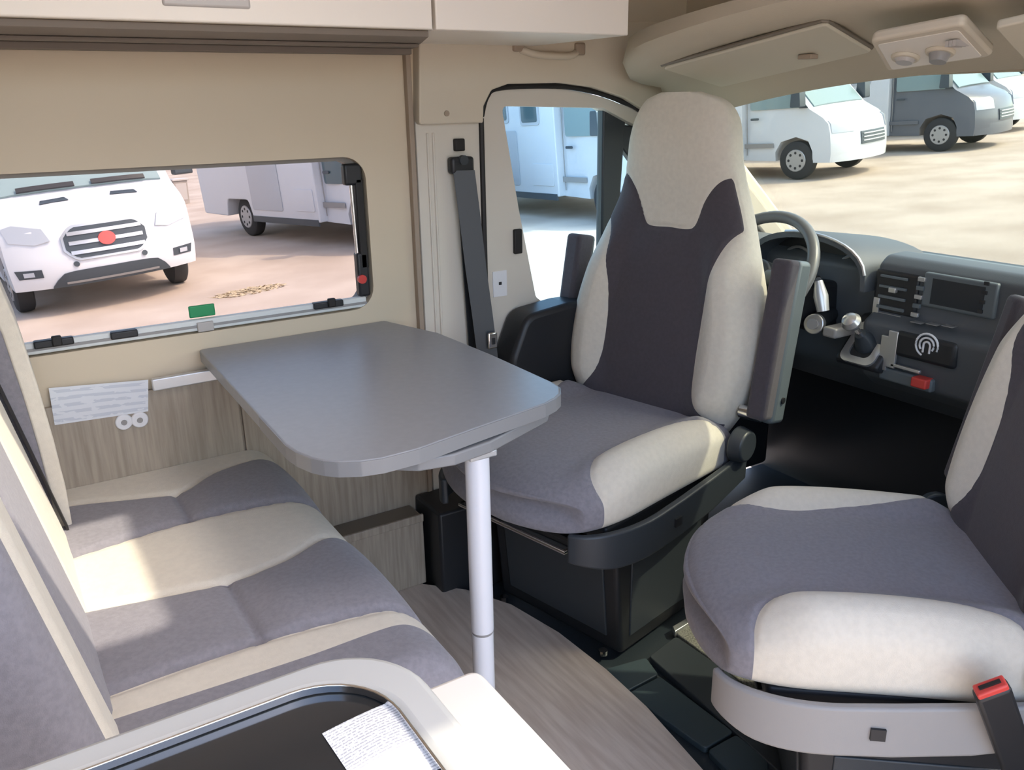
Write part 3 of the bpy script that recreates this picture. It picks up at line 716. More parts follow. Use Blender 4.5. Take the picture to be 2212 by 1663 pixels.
# paper leaflet lying on the glass lid
pp = [onz(a, b, .898) for a, b in ((695, 1580), (880, 1497), (985, 1640), (800, 1735))]
bm = bm_new(); uv = bm.loops.layers.uv.new('UVMap'); N = 12; g = []
for i in range(N+1):
    for j in range(N+1):
        u, v = i/N, j/N
        q = (pp[0]*(1-u)+pp[1]*u)*(1-v)+(pp[3]*(1-u)+pp[2]*u)*v
        g.append((bm.verts.new((q.x, q.y, .8966+.003*math.sin(math.pi*u)*math.sin(math.pi*(.15+.7*v)))), u, v))
for i in range(N):
    for j in range(N):
        ids = (i*(N+1)+j, (i+1)*(N+1)+j, (i+1)*(N+1)+j+1, i*(N+1)+j+1); f = bm.faces.new([g[q][0] for q in ids])
        for l, q in zip(f.loops, ids): l[uv].uv = (g[q][1], 1-g[q][2])
fin('paper_leaflet', bm, 'paper_print', None, label='white printed paper leaflet lying on the black cooker lid', category='leaflet')

# ================================================================== overhead lockers
CYF = 1.55
for i, (a, b, lab) in enumerate(((-1.2, .800, 'long white overhead locker with a dark grip above the window'), (.805, 1.277, 'short white overhead locker above the driver door pillar'))):
    ob = empty('overhead_locker', (0, 0, 0), label=lab, cat='locker', group='overhead lockers')
    box('locker_carcass', a, b, CYF+.018, W-.036, 1.392, 1.86, 'cabinet_white' if i else 'wall_cream', ob, bevel=.003)
    dd = box('locker_door', a+.001, b-.001, CYF, CYF+.017, 1.392, 1.86, 'cabinet_white', ob, bevel=.003)
    if i == 0:
        q0 = ony(350, 5, CYF); q1 = ony(540, 5, CYF)
        box('door_grip', q0.x, q1.x, CYF-.004, CYF+.004, q0.z-.005, q0.z+.03, 'lamp_lens', dd, bevel=.006)
# ================================================================== cab: roof shelf, visor, lamp console
def crown(y): return -.13*(y-.97)**2
sec = [(1.80, 1.350), (1.765, 1.303), (1.748, 1.303), (1.70, 1.345), (1.53, 1.398), (1.46, 1.408), (1.42, 1.420), (1.405, 1.445), (1.418, 1.470), (1.47, 1.480), (1.76, 1.495), (1.80, 1.505)]
bm = bm_new(); rows = []
for i in range(33):
    y = -.02+1.905*i/32; e = max(0., (y-1.62)/.28)
    rows.append([bm.verts.new((x+(.16*e**2.2 if x < 1.55 else .0), y, z+crown(y)*(1 if z < 1.46 else .8))) for x, z in sec])
for a, b in zip(rows, rows[1:]):
    for k in range(len(sec)): bm.faces.new((a[k], a[(k+1) % len(sec)], b[(k+1) % len(sec)], b[k]))
bm.faces.new(rows[0]); bm.faces.new(rows[-1][::-1])
fin('trim_6', bm, 'header_beige', None, angle=50, kind='structure', label='beige moulded roof shelf above the windscreen', category='trim')
box('wall_front_upper', 1.805, 1.85, -.02, W+.03, 1.30, ZC, 'header_beige', bevel=0, kind='structure', label='beige lining above the windscreen behind the roof shelf', category='wall')
def bil(q, u, v): return (q[0]*(1-u)+q[1]*u)*(1-v)+(q[3]*(1-u)+q[2]*u)*v
def slab(name, quad, thick, m, parent, rad=.08, n=8, **k):
    """board spanned by four 3D corners, rounded in plan, given thickness downward"""
    out = round_poly([(0, 0), (1, 0), (1, 1), (0, 1)], rad, n); bm = bm_new()
    nrm = (quad[1]-quad[0]).cross(quad[3]-quad[0]).normalized()
    if nrm.z > 0: nrm = -nrm
    A = [bm.verts.new(bil(quad, u, v)) for u, v in out]; B = [bm.verts.new(bil(quad, u, v)+nrm*thick) for u, v in out]
    bm.faces.new(A); bm.faces.new(B[::-1])
    for i in range(len(out)): bm.faces.new((A[i], A[(i+1) % len(out)], B[(i+1) % len(out)], B[i]))
    return fin(name, bm, m, parent, **k), nrm
vq = [onx(1432, 148, 1.50), onx(1785, 52, 1.47), onx(1885, 112, 1.64), onx(1560, 188, 1.68)]
vz = empty('sun_visor', (0, 0, 0), label='beige folded sun visor above the driver side of the windscreen', cat='sun visor')
_, vn = slab('visor_board', [q+Vector((0, 0, .012)) for q in vq], .014, 'visor_beige', vz, .05, bevel=.004)
tube('visor_gap_shade', [bil(vq, u, v)+Vector((-.004, 0, .008)) for u, v in [(t/20, 0) for t in range(20)]+[(.985, .0), (1.0, .05)]+[(1.0, t/10) for t in range(1, 11)]], .0045, 'laminate_dark', vz, n=8)  # dark tube drawn in place of the shadow gap round the visor
box('visor_clip', *(lambda q: (q.x-.012, q.x+.012, q.y-.018, q.y+.018, q.z-.006, q.z+.004))(bil(vq, .74, .62)+vn*.006), 'strip_brown', vz, bevel=.002)
cq = [onx(1881, 91, 1.44), onx(2083, 54, 1.44), onx(2149, 124, 1.58), onx(1918, 157, 1.58)]
lc = empty('roof_lamp_console', (0, 0, 0), label='pinkish beige roof console with two round lamps above the windscreen', cat='lamp')
slab('console_body', [q+Vector((0, 0, .02)) for q in cq], .020, 'trim_beige', lc, .10, bevel=.006)
_, cn = slab('console_face', [bil(cq, .06, .08), bil(cq, .92, .08), bil(cq, .92, .9), bil(cq, .06, .9)], .002, 'cabinet_white', lc, .06, bevel=.001)
for u, v, r, m in ((.27, .55, .026, 'lamp_lens'), (.62, .55, .026, 'lamp_lens')):
    c = bil(cq, u, v)+cn*.002
    bm = bm_new(); a_cyl(bm, c, cn, r, r*.9, .006, 24); ring = fin('lamp_ring', bm, 'trim_beige', lc, bevel=.0015)
    bm = bm_new(); a_cyl(bm, c+cn*.006, cn, r*.7, r*.55, .006 if u < .5 else .014, 24); fin('reading_lamp' if u < .5 else 'lamp_knob', bm, m if u < .5 else 'grey_plastic', ring)
for k in range(3):
    c = bil(cq, .80+.035*k, .45); bm = bm_new(); a_box(bm, c.x-.03, c.x+.03, c.y-.003, c.y+.003, c.z-.006, c.z+.004); fin('lamp_switch', bm, 'lamp_lens', lc)
q2 = [onx(2150, 60, 1.44), onx(2330, 20, 1.44), onx(2330, 100, 1.58), onx(2212, 128, 1.58)]
sv2 = empty('sun_visor', (0, 0, 0), label='beige folded sun visor at the right edge, above the passenger seat', cat='sun visor')
slab('visor_board', [q+Vector((0, 0, .012)) for q in q2], .014, 'visor_beige', sv2, .06, bevel=.004)

# ================================================================== dashboard
da = empty('dashboard', (0, 0, 0), label='dark grey dashboard with centre screen below the windscreen', cat='dashboard')
prism('dash_body', round_poly([(2.40, .765), (2.25, .822), (2.06, .862), (1.91, .872), (1.872, .845), (1.885, .70), (1.93, .56), (2.06, .46), (2.295, .42), (2.298, .745)], [0, .1, .1, .05, .02, .05, .1, .05, 0, 0], 4), 'y', .0, W-.07, 'dash_grey', da, bevel=.01)
box('windscreen_vent', 2.16, 2.22, .5, 1.5, .834, .846, 'black_plastic', da, bevel=.004, M=Matrix.Identity(4))
box('dash_strip', 2.00, 2.05, .90, 1.28, .862, .874, 'slate_plastic', da, bevel=.004)
# instrument binnacle
by0, by1 = 1.275, 1.655
ar = [(by0+(by1-by0)*(.5-.5*math.cos(math.pi*i/18)), .80+.125*math.sin(math.pi*i/18)**.65) for i in range(19)]
ar_in = [(y+(1.465-y)*.07, .80+(z-.80)*.88) for y, z in ar]
bm = bm_new(); R_ = []
for x, pts in ((1.815, ar), (1.86, ar), (2.10, [(y, .80+(z-.80)*.72) for y, z in ar])): R_.append([bm.verts.new((x, y, z)) for y, z in pts])
I_ = [[bm.verts.new((x, y, z)) for y, z in ar_in] for x in (1.815, 1.90)]
def strip(bm, A, B):
    for i in range(len(A)-1): bm.faces.new((A[i], A[i+1], B[i+1], B[i]))
strip(bm, R_[0], R_[1]); strip(bm, R_[1], R_[2]); strip(bm, I_[0], R_[0]); strip(bm, I_[1], I_[0])
fin('binnacle_hood', bm, 'dash_grey', da, angle=60)
prism('cluster_face', ar_in+[(by1-.03, .70), (by0+.03, .70)], 'x', 1.90, 1.91, 'black_plastic', da, bevel=0)
for cy_, r in ((1.365, .055), (1.545, .055)):
    g_ = bm_new()
    a_tube(g_, [(1.892, cy_+r*math.cos(2*math.pi*i/28), .815+r*math.sin(2*math.pi*i/28)) for i in range(28)], .004, 6, True)
    dial = fin('gauge_ring', g_, 'silver', da)
    cyl('gauge_dial', (1.8995, cy_, .815), (-1, 0, 0), r*.92, .004, 'screen', dial)
    for i in range(9):
        a = math.radians(-30+30*i); g_ = bm_new(); a_box(g_, 1.8935, 1.8950, cy_+r*.74*math.cos(a)-.0022, cy_+r*.74*math.cos(a)+.0022, .815+r*.74*math.sin(a)-.0022, .815+r*.74*math.sin(a)+.0022); fin('gauge_mark', g_, 'white_plastic', dial)
# column shroud
prism('column_shroud', round_poly([(1.70, .80), (1.92, .80), (1.94, .66), (1.78, .68), (1.70, .74)], .03, 4), 'y', 1.40, 1.56, 'black_plastic', da, bevel=.015)
# centre stack
prism('centre_stack', round_poly([(1.95, .895), (1.865, .892), (1.838, .870), (1.842, .76), (1.800, .735), (1.815, .60), (1.87, .56), (2.0, .56)], [.03, .03, .02, .03, .02, .03, .03, .02], 4), 'y', .90, 1.262, 'dash_grey', da, bevel=.012)
def face_box(name, px0, py0, px1, py1, x, d0, d1, m, parent, bevel=.002):
    a = onx(px0, py0, x); b = onx(px1, py1, x)
    return box(name, x-d1, x-d0, min(a.y, b.y), max(a.y, b.y), min(a.z, b.z), max(a.z, b.z), m, parent, bevel=bevel)
XF = 1.840
bz = face_box('screen_bezel', 2003, 586, 2150, 690, XF, -.005, .010, 'slate_plastic', da, .005)
face_box('screen_panel', 2022, 600, 2126, 676, XF, .010, .0115, 'screen', bz, 0)
for k in range(5):
    py = 596+19*k; px = 1998-4*k
    face_box('key', px-6, py, px+8, py+12, XF, .008, .016, 'silver' if k % 2 == 0 else 'slate_plastic', bz, .001)
for k in range(4):
    px, py = 2138-5*k, 606+20*k; face_box('key', px-5, py, px+5, py+10, XF, .009, .013, 'black_plastic', bz, .001)
vt = face_box('air_vent', 1896, 578, 1978, 690, XF, -.012, .006, 'black_plastic', da, .008)
for k in range(4): face_box('vent_blade', 1908-3*k, 596+22*k, 1966-3*k, 601+22*k, XF, .005, .012, 'slate_plastic', vt, .001)
face_box('vent_trim', 1893, 640, 1900, 684, XF, .004, .010, 'silver', vt, .001)
face_box('vent_knob', 1930, 618, 1944, 632, XF, .008, .02, 'silver', vt, .002)
face_box('vent_trim', 1900, 672, 1950, 684, XF, .004, .010, 'silver', vt, .001)
for k in range(3): face_box('button_row', 1984+34*k, 690+4*k, 2008+34*k, 696+4*k, XF, .012, .034, 'silver', da, .001)
XL = 1.800
lid = face_box('storage_lid', 1938, 712, 2062, 800, XL, -.02, .006, 'black_plastic', da, .01)
# white ring mark on the lid: three open arcs around a stem
bm = bm_new(); c = onx(2002, 746, XL-.0065); ux = .0010
def arc(r, a0, a1, t=.0026):
    pts = [(c.x, c.y+r*math.cos(math.radians(a)), c.z+r*math.sin(math.radians(a))) for a in [a0+(a1-a0)*i/18 for i in range(19)]]
    a_tube(bm, pts, t, 6)
arc(.027, -70, 200); arc(.0175, -40, 215); arc(.008, 0, 180)
a_tube(bm, [(c.x, c.y-.008, c.z), (c.x, c.y-.008, c.z-.018)], .0026, 6); a_tube(bm, [(c.x, c.y+.008, c.z), (c.x, c.y+.008, c.z-.018)], .0026, 6)
fin('ring_mark', bm, 'white_plastic', lid)
face_box('red_switch', 1972, 812, 2002, 842, XL-.01, -.03, .008, 'red_plastic', da, .004)
face_box('console_panel', 1900, 790, 2010, 850, XL, -.03, .002, 'slate_plastic', da, .006)
for k, (a0_, b0_, a1_, b1_) in enumerate(((1908, 722, 1916, 800), (1924, 712, 1934, 796))): face_box('console_strip', a0_, b0_, a1_, b1_, XL, -.002, .007, 'silver', da, .002)
face_box('console_edge', 1926, 790, 1990, 800, XL, -.002, .007, 'silver', da, .002)
tube('hood_glint', [(1.813, y, z+.001) for y, z in ar[1:12]], .0045, 'silver', da, n=8)  # silver arc added as the sun highlight along the hood edge
# gear lever
gl = empty('gear_lever', (0, 0, 0), label='gear lever with silver knob on the dashboard beside the steering wheel', cat='gear lever')
q = onx(1868, 745, 1.80)
prism('gear_housing', round_poly([(1.76, q.z-.05), (1.92, q.z-.09), (1.92, q.z+.06), (1.86, q.z+.06)], .015, 4), 'y', q.y-.06, q.y+.06, 'black_plastic', da, bevel=.012)
M = Matrix.Translation((1.81, q.y, q.z+.002)) @ Matrix.Rotation(math.radians(-48), 4, 'Y')
bm = bm_new()
for u in range(32):
    pass
lo = rrect(-.062, .055, -.048, .048, .022, 5); li = rrect(-.044, .036, -.030, .030, .016, 5)
for a, b, z0, z1 in ((lo, li, 0, .008),):
    Av = [bm.verts.new(M @ Vector((*p, z0))) for p in a]; Bv = [bm.verts.new(M @ Vector((*p, z1))) for p in a]; Cv = [bm.verts.new(M @ Vector((*p, z1))) for p in b]; Dv = [bm.verts.new(M @ Vector((*p, z0))) for p in b]
    n = len(a)
    for i in range(n):
        j = (i+1) % n; bm.faces.new((Av[i], Av[j], Bv[j], Bv[i])); bm.faces.new((Bv[i], Bv[j], Cv[j], Cv[i])); bm.faces.new((Cv[i], Cv[j], Dv[j], Dv[i]))
fin('gear_surround', bm, 'silver', da)
ax_ = (M.to_3x3() @ Vector((0, 0, 1))).normalized(); b0 = M @ Vector((0, 0, .0))
bm = bm_new(); a_cyl(bm, b0, ax_, .032, .014, .045, 14); fin('gear_gaiter', bm, 'dark_plastic', gl)
bm = bm_new(); a_tube(bm, [b0+ax_*.04, b0+ax_*.085], .007, 10); fin('gear_shaft', bm, 'steel', gl)
bm = bm_new(); a_tube(bm, [b0+ax_*t for t in (.08, .088, .10, .112, .118)], [.012, .021, .024, .018, .006], 16); fin('gear_knob', bm, 'silver', gl)
# steering wheel, stalks, ignition
sw = empty('steering_wheel', (1.70, 1.53, .812), label='grey three spoke steering wheel behind the driver seat', cat='steering wheel')
sn = Vector((-.80, 0, .60)).normalized(); su = Vector((0, 1, 0)); sv = sn.cross(su).normalized()
if sv.z < 0: sv = -sv
def swp(r, a, h=0.): return su*r*math.cos(a)+sv*r*math.sin(a)+sn*h
tube('rim', [swp(.176, 2*math.pi*i/56, .012) for i in range(56)], .0155, 'wheel_grip', sw, n=14, closed=True)
bm = bm_new(); a_cyl(bm, -sn*.03, sn, .062, .052, .04, 24); hub = fin('hub', bm, 'dark_plastic', sw, bevel=.008)
for a in (math.radians(10), math.radians(170), math.radians(270)):
    bm = bm_new(); a_tube(bm, [swp(r, a, h) for r, h in ((.045, -.005), (.10, -.004), (.15, .004), (.172, .012))], [.022, .017, .014, .013], 12); fin('spoke', bm, 'slate_plastic', sw)
bm = bm_new(); a_cyl(bm, sn*.0095, sn, .02, .018, .003, 20); fin('hub_badge', bm, 'silver', hub)
for a in (math.radians(8), math.radians(172)):
    bm = bm_new(); c_ = swp(.082, a, .013); a_cyl(bm, c_, sn, .014, .012, .004, 14); fin('wheel_button', bm, 'silver', hub)
bm = bm_new(); a_tube(bm, [-sn*.03, -sn*.17], .03, 16); fin('steering_column', bm, 'black_plastic', sw)
st_ = empty('column_stalk', (0, 0, 0), label='light grey stalk on the steering column beside the instrument dials', cat='stalk')
a0 = onx(1768, 606, 1.74); a1 = onx(1778, 672, 1.74)
tube('stalk_arm', [a0, a0.lerp(a1, .5), a1], [.010, .018, .015], 'alu', st_)
tube('stalk_root', [a0+Vector((.10, .08, -.02)), a0], .008, 'black_plastic', st_)
q = onx(1752, 702, 1.74); ig = cyl('ignition_lock', q+Vector((.02, 0, 0)), (-1, -.3, .2), .026, .02, 'silver', da, bevel=.003, label='silver ignition lock ring')
cyl('lock_core', q+Vector((.0, -.006, .004)), (-1, -.3, .2), .014, .008, 'grey_plastic', ig)
tube('lock_barrel', [q+Vector((.02, 0, 0)), q+Vector((.13, .05, .0))], .025, 'black_plastic', ig)
q = onx(1790, 718, 1.74); box('lock_cover', q.x, q.x+.09, q.y-.02, q.y+.02, q.z-.014, q.z+.012, 'grey_plastic', ig, bevel=.006)
# ================================================================== outside: sloping dirt lot and parked vehicles
GA, GB, GC = -.643, .065, -.036
def gz(x, y): return GA+GB*x+GC*y
bm = bm_new(); N = 40; g = {}
for i in range(N+1):
    for j in range(N+1):
        x = -300+800*i/N; y = -300+800*j/N
        zz = gz(x, y)
        # the slope eases off with distance
        g[i, j] = bm.verts.new((x, y, zz))
for i in range(N):
    for j in range(N): bm.faces.new((g[i, j], g[i+1, j], g[i+1, j+1], g[i, j+1]))
fin('ground', bm, 'soil', None, kind='structure', label='pinkish bare dirt lot sloping around the van', category='ground')
GN = Vector((-GB, -GC, 1)).normalized()
def on_lot(name, x, y, heading, **k):
    o = empty(name, (0, 0, 0), **k); h = Vector((math.cos(heading), math.sin(heading), 0)); h = (h-GN*h.dot(GN)).normalized(); l = GN.cross(h)
    o.matrix_world = Matrix(((h.x, l.x, GN.x, x), (h.y, l.y, GN.y, y), (h.z, l.z, GN.z, gz(x, y)), (0, 0, 0, 1)))
    return o
def cab_point(x, z, u, hw):
    """bend the side profile around the nose: u in -1..1 across the width"""
    k = max(0., x-.15)
    taper = 1-.10*max(0., (z-1.15)/1.1) if z > 1.15 else 1-.05*max(0., (.6-z)/.6)
    return (x-(.36*k)*abs(u)**2.6, u*hw*taper, z-(.03*abs(u)**4 if z > .9 else 0))
def loft_profile(bm, prof, hw, closed=True, us=None, out=0.):
    us = us or [-1, -.97, -.88, -.7, -.4, 0, .4, .7, .88, .97, 1]
    rows = [[bm.verts.new(cab_point(x, z, u, hw+out)) for x, z in prof] for u in us]; n = len(prof)
    for a, b in zip(rows, rows[1:]):
        for k in range(n if closed else n-1): bm.faces.new((a[k], a[(k+1) % n], b[(k+1) % n], b[k]))
    if closed: bm.faces.new(rows[0]); bm.faces.new(rows[-1][::-1])
def wheel(parent, x, y, s):
    pr = [(.20, .0), (.30, .01), (.335, .03), (.345, .07), (.345, .15), (.335, .19), (.30, .21), (.20, .215)]
    bm = bm_new(); n = 28; rings = [[bm.verts.new((x+r*math.cos(2*math.pi*k/n), y+s*(d-.215), .345+r*math.sin(2*math.pi*k/n))) for k in range(n)] for r, d in pr]
    for a, b in zip(rings, rings[1:]):
        for k in range(n): bm.faces.new((a[k], a[(k+1) % n], b[(k+1) % n], b[k]))
    bm.faces.new(rings[0]); bm.faces.new(rings[-1]); t = fin('wheel', bm, 'tyre', parent)
    bm = bm_new(); a_cyl(bm, (x, y-s*.01, .345), (0, s, 0), .205, .19, .022, 24); rm = fin('wheel_rim', bm, 'wheel_rim', t)
    for k in range(8):
        a = 2*math.pi*k/8; bm = bm_new(); a_cyl(bm, (x+.135*math.cos(a), y+s*.0115, .345+.135*math.sin(a)), (0, s, 0), .026, .024, .003, 8); fin('rim_hole', bm, 'tyre', t)
def panel(name, parent, pts, y, m, s, t=.012, bevel=.004):
    bm = bm_new(); a_prism(bm, pts, 'y', y, y+s*t); return fin(name, bm, m, parent, bevel=bevel)
CAB = [(.93, .30), (.97, .45), (.965, .62), (.94, .80), (.88, .99), (.72, 1.10), (.50, 1.185), (.30, 1.26), (-.42, 2.02), (-.55, 2.12), (-.80, 2.20), (-1.15, 2.24), (-1.15, .36), (-.42, .34), (-.42, .50), (-.30, .68), (0, .76), (.30, .68), (.42, .50), (.42, .30)]
def make_vehicle(name, x, y, heading, label, kind, color='van_white', sides=(-1,), body='van_white', glassm='van_glass', sill=1.26, cat='motorhome'):
    r = on_lot(name, x, y, heading, label=label, cat=cat, group='motorhomes parked in the lot')
    hw = 1.02
    bm = bm_new(); loft_profile(bm, CAB, hw); fin('cab', bm, color, r, angle=40)
    bm = bm_new(); loft_profile(bm, [(.30, 1.285), (-.40, 2.02), (-.42, 2.015), (.28, 1.265)], hw*.93, out=.0, us=[-.93, -.8, -.5, 0, .5, .8, .93])
    for v in bm.verts: v.co += Vector((.012, 0, .008))
    fin('windscreen', bm, glassm, r, angle=40)
    # lower bumper, grille, lamps
    bm = bm_new(); loft_profile(bm, [(.975, .30), (.985, .40), (.975, .52), (.93, .52), (.93, .30)], hw*.97); fin('bumper', bm, body if color == 'van_white' else color, r, angle=40)
    bm = bm_new(); loft_profile(bm, [(.985, .56), (.975, .70), (.955, .78), (.90, .78), (.92, .56)], hw, us=[-.42, -.36, -.2, 0, .2, .36, .42]); gr = fin('grille', bm, 'van_dark', r, angle=40)
    for q in (.61, .67, .73):
        bm = bm_new(); loft_profile(bm, [(.992, q), (.99, q+.018), (.96, q+.018), (.96, q)], hw, us=[-.38, -.2, 0, .2, .38]); fin('grille_bar', bm, 'silver', gr)
    for s in (1, -1):
        bm = bm_new(); loft_profile(bm, [(.948, .80), (.90, .99), (.82, 1.045), (.78, 1.0), (.86, .80)], hw*1.004, us=[s*q for q in (.56, .66, .78, .9, .97)]); fin('headlight', bm, 'lamp_glass', r)
    for s in (1, -1):
        for wx in (0, -3.75): wheel(r, wx, s*(hw-.0), s)
        mi = panel('wing_mirror', r, round_poly([(.02, 1.28), (.22, 1.28), (.20, 1.62), (.05, 1.62)], .03, 3), s*(hw+.06), 'van_dark', s, .20, .03)
        panel('side_window', r, round_poly([(.20, sill), (-.40, 1.92), (-.95, 1.94), (-.95, sill)], [.03, .05, .05, .05], 4), s*(hw*.985), glassm, s, .012)
        panel('quarter_window', r, round_poly([(.24, 1.25), (.05, 1.42), (.05, 1.25)], .015, 3), s*(hw*.99), 'van_dark', s, .014)
        panel('door_handle', r, rrect(-.93, -.76, 1.08, 1.12, .015, 3), s*hw, 'van_dark', s, .02)
        panel('door_gap', r, [(-1.02, .45), (-1.005, .45), (-1.005, 1.95), (-1.02, 1.95)], s*(hw*.996), 'grey_plastic', s, .008, 0)
        panel('side_moulding', r, [(-1.1, .58), (-.45, .58), (-.45, .66), (-1.1, .66)], s*hw, 'grey_plastic' if color == 'van_white' else color, s, .015)
    # habitation body
    if kind == 'camper':
        prof = round_poly([(-.42, 2.03), (-.30, 2.16), (-1.0, 2.72), (-5.0, 2.78), (-5.25, 2.5), (-5.2, .38), (-4.25, .36), (-4.15, .66), (-3.35, .66), (-3.25, .36), (-1.06, .36), (-1.06, 2.10)], [.05, .08, .2, .1, .1, .06, .02, .12, .12, .02, .02, .05], 4)
        hb = 1.13
        bm = bm_new(); a_prism(bm, prof, 'y', -hb, hb); fin('habitation_body', bm, body, r, bevel=.05)
        for s in (1, -1):
            for a, b, c_, d in ((-2.0, -1.45, 1.45, 2.0), (-2.75, -2.35, 1.5, 2.05), (-4.6, -3.9, 1.35, 1.9)):
                fr = panel('body_window', r, rrect(a, b, c_, d, .06, 4), s*(hb+.002), 'lamp_glass', s, .012); panel('window_pane', fr, rrect(a+.05, b-.05, c_+.05, d-.05, .04, 4), s*(hb+.014), 'van_glass', s, .006)
            dp = panel('entry_door', r, rrect(-3.2, -2.6 if False else -2.15, .5, 1.38, .05, 4), s*(hb+.002), 'lamp_glass', s, .008)
            panel('skirt', r, [(-3.25, .30), (-1.1, .30), (-1.1, .40), (-3.25, .40)], s*(hb-.02), 'van_dark', s, .03)
            panel('locker_hatch', r, rrect(-1.75, -1.15, .52, .86, .03, 3), s*(hb+.002), body, s, .010)
    else:
        prof = [(-1.06, 2.22), (-1.3, 2.42), (-4.9, 2.50), (-5.0, 2.3), (-5.0, .36), (-4.25, .36), (-4.15, .66), (-3.35, .66), (-3.25, .36), (-1.06, .36)]
        bm = bm_new(); a_prism(bm, prof, 'y', -1.0, 1.0); fin('van_body', bm, color, r, bevel=.08)
        for s in (1, -1): panel('body_window', r, rrect(-2.3, -1.4, 1.35, 1.95, .06, 4), s*1.002, glassm, s, .01)
    return r
HD = math.radians(-90)
# the row of vehicles seen through the windows: visible side x, front axle y
make_vehicle('motorhome', 5.75, 11.74, math.radians(-79), 'white motorhome with beige side door at right edge of the living area window', 'camper', sill=.93)
make_vehicle('motorhome', 8.95, 10.0, math.radians(-90), 'white motorhome with two small side windows seen through the driver door window', 'camper', glassm='van_glass_pale')
make_vehicle('motorhome', 13.85, 10.9, math.radians(-80), 'white motorhome right of the driver headrest through the windscreen', 'camper', glassm='van_glass_pale')
make_vehicle('motorhome', 18.45, 11.1, math.radians(-78), 'dark grey cab motorhome seen through the windscreen', 'camper', color='van_grey', glassm='van_glass_pale')
make_vehicle('panel_van', 22.3, 12.5, math.radians(-78), 'white panel van beyond the dark grey cab, at the right edge of the windscreen', 'van', glassm='van_glass_pale', cat='van')

# the white van facing the living area window: hexagonal grille with a red badge
tv = on_lot('front_facing_van', 1.2, 11.6, math.radians(-86), label='white van with a barred grille and red badge facing the living area window', cat='van')
TP = [(.92, .33), (.97, .42), (.985, .55), (.975, .68), (.95, .80), (.93, .98), (.88, 1.09), (.72, 1.18), (.40, 1.30), (.28, 1.345), (-.38, 2.08), (-.55, 2.20), (-.9, 2.30), (-1.4, 2.36), (-1.4, .36), (-.43, .34), (-.43, .50), (-.30, .70), (0, .78), (.30, .70), (.43, .50), (.43, .33)]
bm = bm_new(); loft_profile(bm, TP, 1.03); fin('body', bm, 'van_white', tv, angle=40)
bm = bm_new(); a_prism(bm, round_poly([(-.5, 2.16), (-.4, 2.26), (-1.2, 2.95), (-5.0, 2.95), (-5.0, .36), (-1.3, .36), (-1.3, 2.2)], [.03, .08, .2, .1, .05, .02, .05], 4), 'y', -1.12, 1.12); fin('camper_body', bm, 'van_white', tv, bevel=.05)
bm = bm_new(); loft_profile(bm, [(.29, 1.372), (-.36, 2.07), (-.38, 2.065), (.26, 1.35)], .96, us=[-.95, -.8, -.5, 0, .5, .8, .95])
for v in bm.verts: v.co += Vector((.012, 0, .008))
fin('windscreen', bm, 'van_glass_pale', tv, angle=40)
for s, a in ((1, .1), (-1, -.75)):
    bm = bm_new(); loft_profile(bm, [(.30, 1.385), (.26, 1.43), (.25, 1.42), (.29, 1.37)], .96, us=[a+.65*i/5 for i in range(6)])
    for v in bm.verts: v.co += Vector((.03, 0, .012))
    fin('wiper', bm, 'black_plastic', tv)
def front_patch(name, pts, m, parent, x_of_z, hw=1.03, lift=.012, thick=.03):
    """patch on the nose: pts (u, z) outline, lofted onto the curved front"""
    bm = bm_new(); A, B = [], []
    for u, z in pts:
        x = x_of_z(z); c_ = Vector(cab_point(x, z, u, hw)); A.append(bm.verts.new(c_+Vector((lift, 0, 0)))); B.append(bm.verts.new(c_-Vector((thick, 0, 0))))
    bm.faces.new(A); bm.faces.new(B[::-1])
    for i in range(len(pts)): bm.faces.new((A[i], A[(i+1) % len(pts)], B[(i+1) % len(pts)], B[i]))
    bmesh.ops.triangulate(bm, faces=[f for f in bm.faces if len(f.verts) > 4]); return fin(name, bm, m, parent)
def front_strip(name, cols, m, parent, x_of_z, hw=1.03, lift=.012, thick=.03):
    """band across the nose: cols (u, zlo, zhi), one column per sample so that it follows the curve"""
    bm = bm_new(); rows = []
    for u, z0, z1 in cols:
        row = []
        for z in (z0, (z0+z1)/2, z1): row.append(Vector(cab_point(x_of_z(z), z, u, hw))+Vector((lift, 0, 0)))
        for z in (z1, z0): row.append(Vector(cab_point(x_of_z(z), z, u, hw))-Vector((thick, 0, 0)))
        rows.append([bm.verts.new(p) for p in row])
    for a, b in zip(rows, rows[1:]):
        for k in range(5): bm.faces.new((a[k], a[(k+1) % 5], b[(k+1) % 5], b[k]))
    bm.faces.new(rows[0]); bm.faces.new(rows[-1][::-1]); return fin(name, bm, m, parent)
def hexcols(hw_, z0, z1, cut, n=20):
    out = []
    for i in range(n+1):
        u = -hw_+2*hw_*i/n; k = max(0., (abs(u)-(hw_-cut))/cut); d = (z1-z0)*.5*.62*k**1.6; out.append((u, z0+d, z1-d))
    return out
def xz(z): return lerp_tab([(.33, .92), (.42, .97), (.55, .985), (.68, .975), (.80, .95), (.98, .93), (1.09, .88), (1.18, .72), (1.30, .40)], z)
gp = [(u, z) for u, z in round_poly([(-.42, .70), (-.34, .62), (.34, .62), (.42, .70), (.44, .90), (.34, .99), (-.34, .99), (-.44, .90)], .06, 4)]
gro = front_strip('grille', hexcols(.45, .61, 1.0, .14), 'silver', tv, xz, lift=.016)
gri = front_strip('grille_mesh', hexcols(.425, .635, .975, .13), 'van_dark', gro, xz, lift=.024)
for z in (.70, .805, .91):
    front_strip('grille_bar', [(-.385+.77*i/12, z-.02, z+.02) for i in range(13)], 'silver', gro, xz, lift=.036)
front_patch('badge', [(.09*math.cos(2*math.pi*i/20), .815+.075*math.sin(2*math.pi*i/20)) for i in range(20)], 'emblem_red', gro, xz, lift=.05)
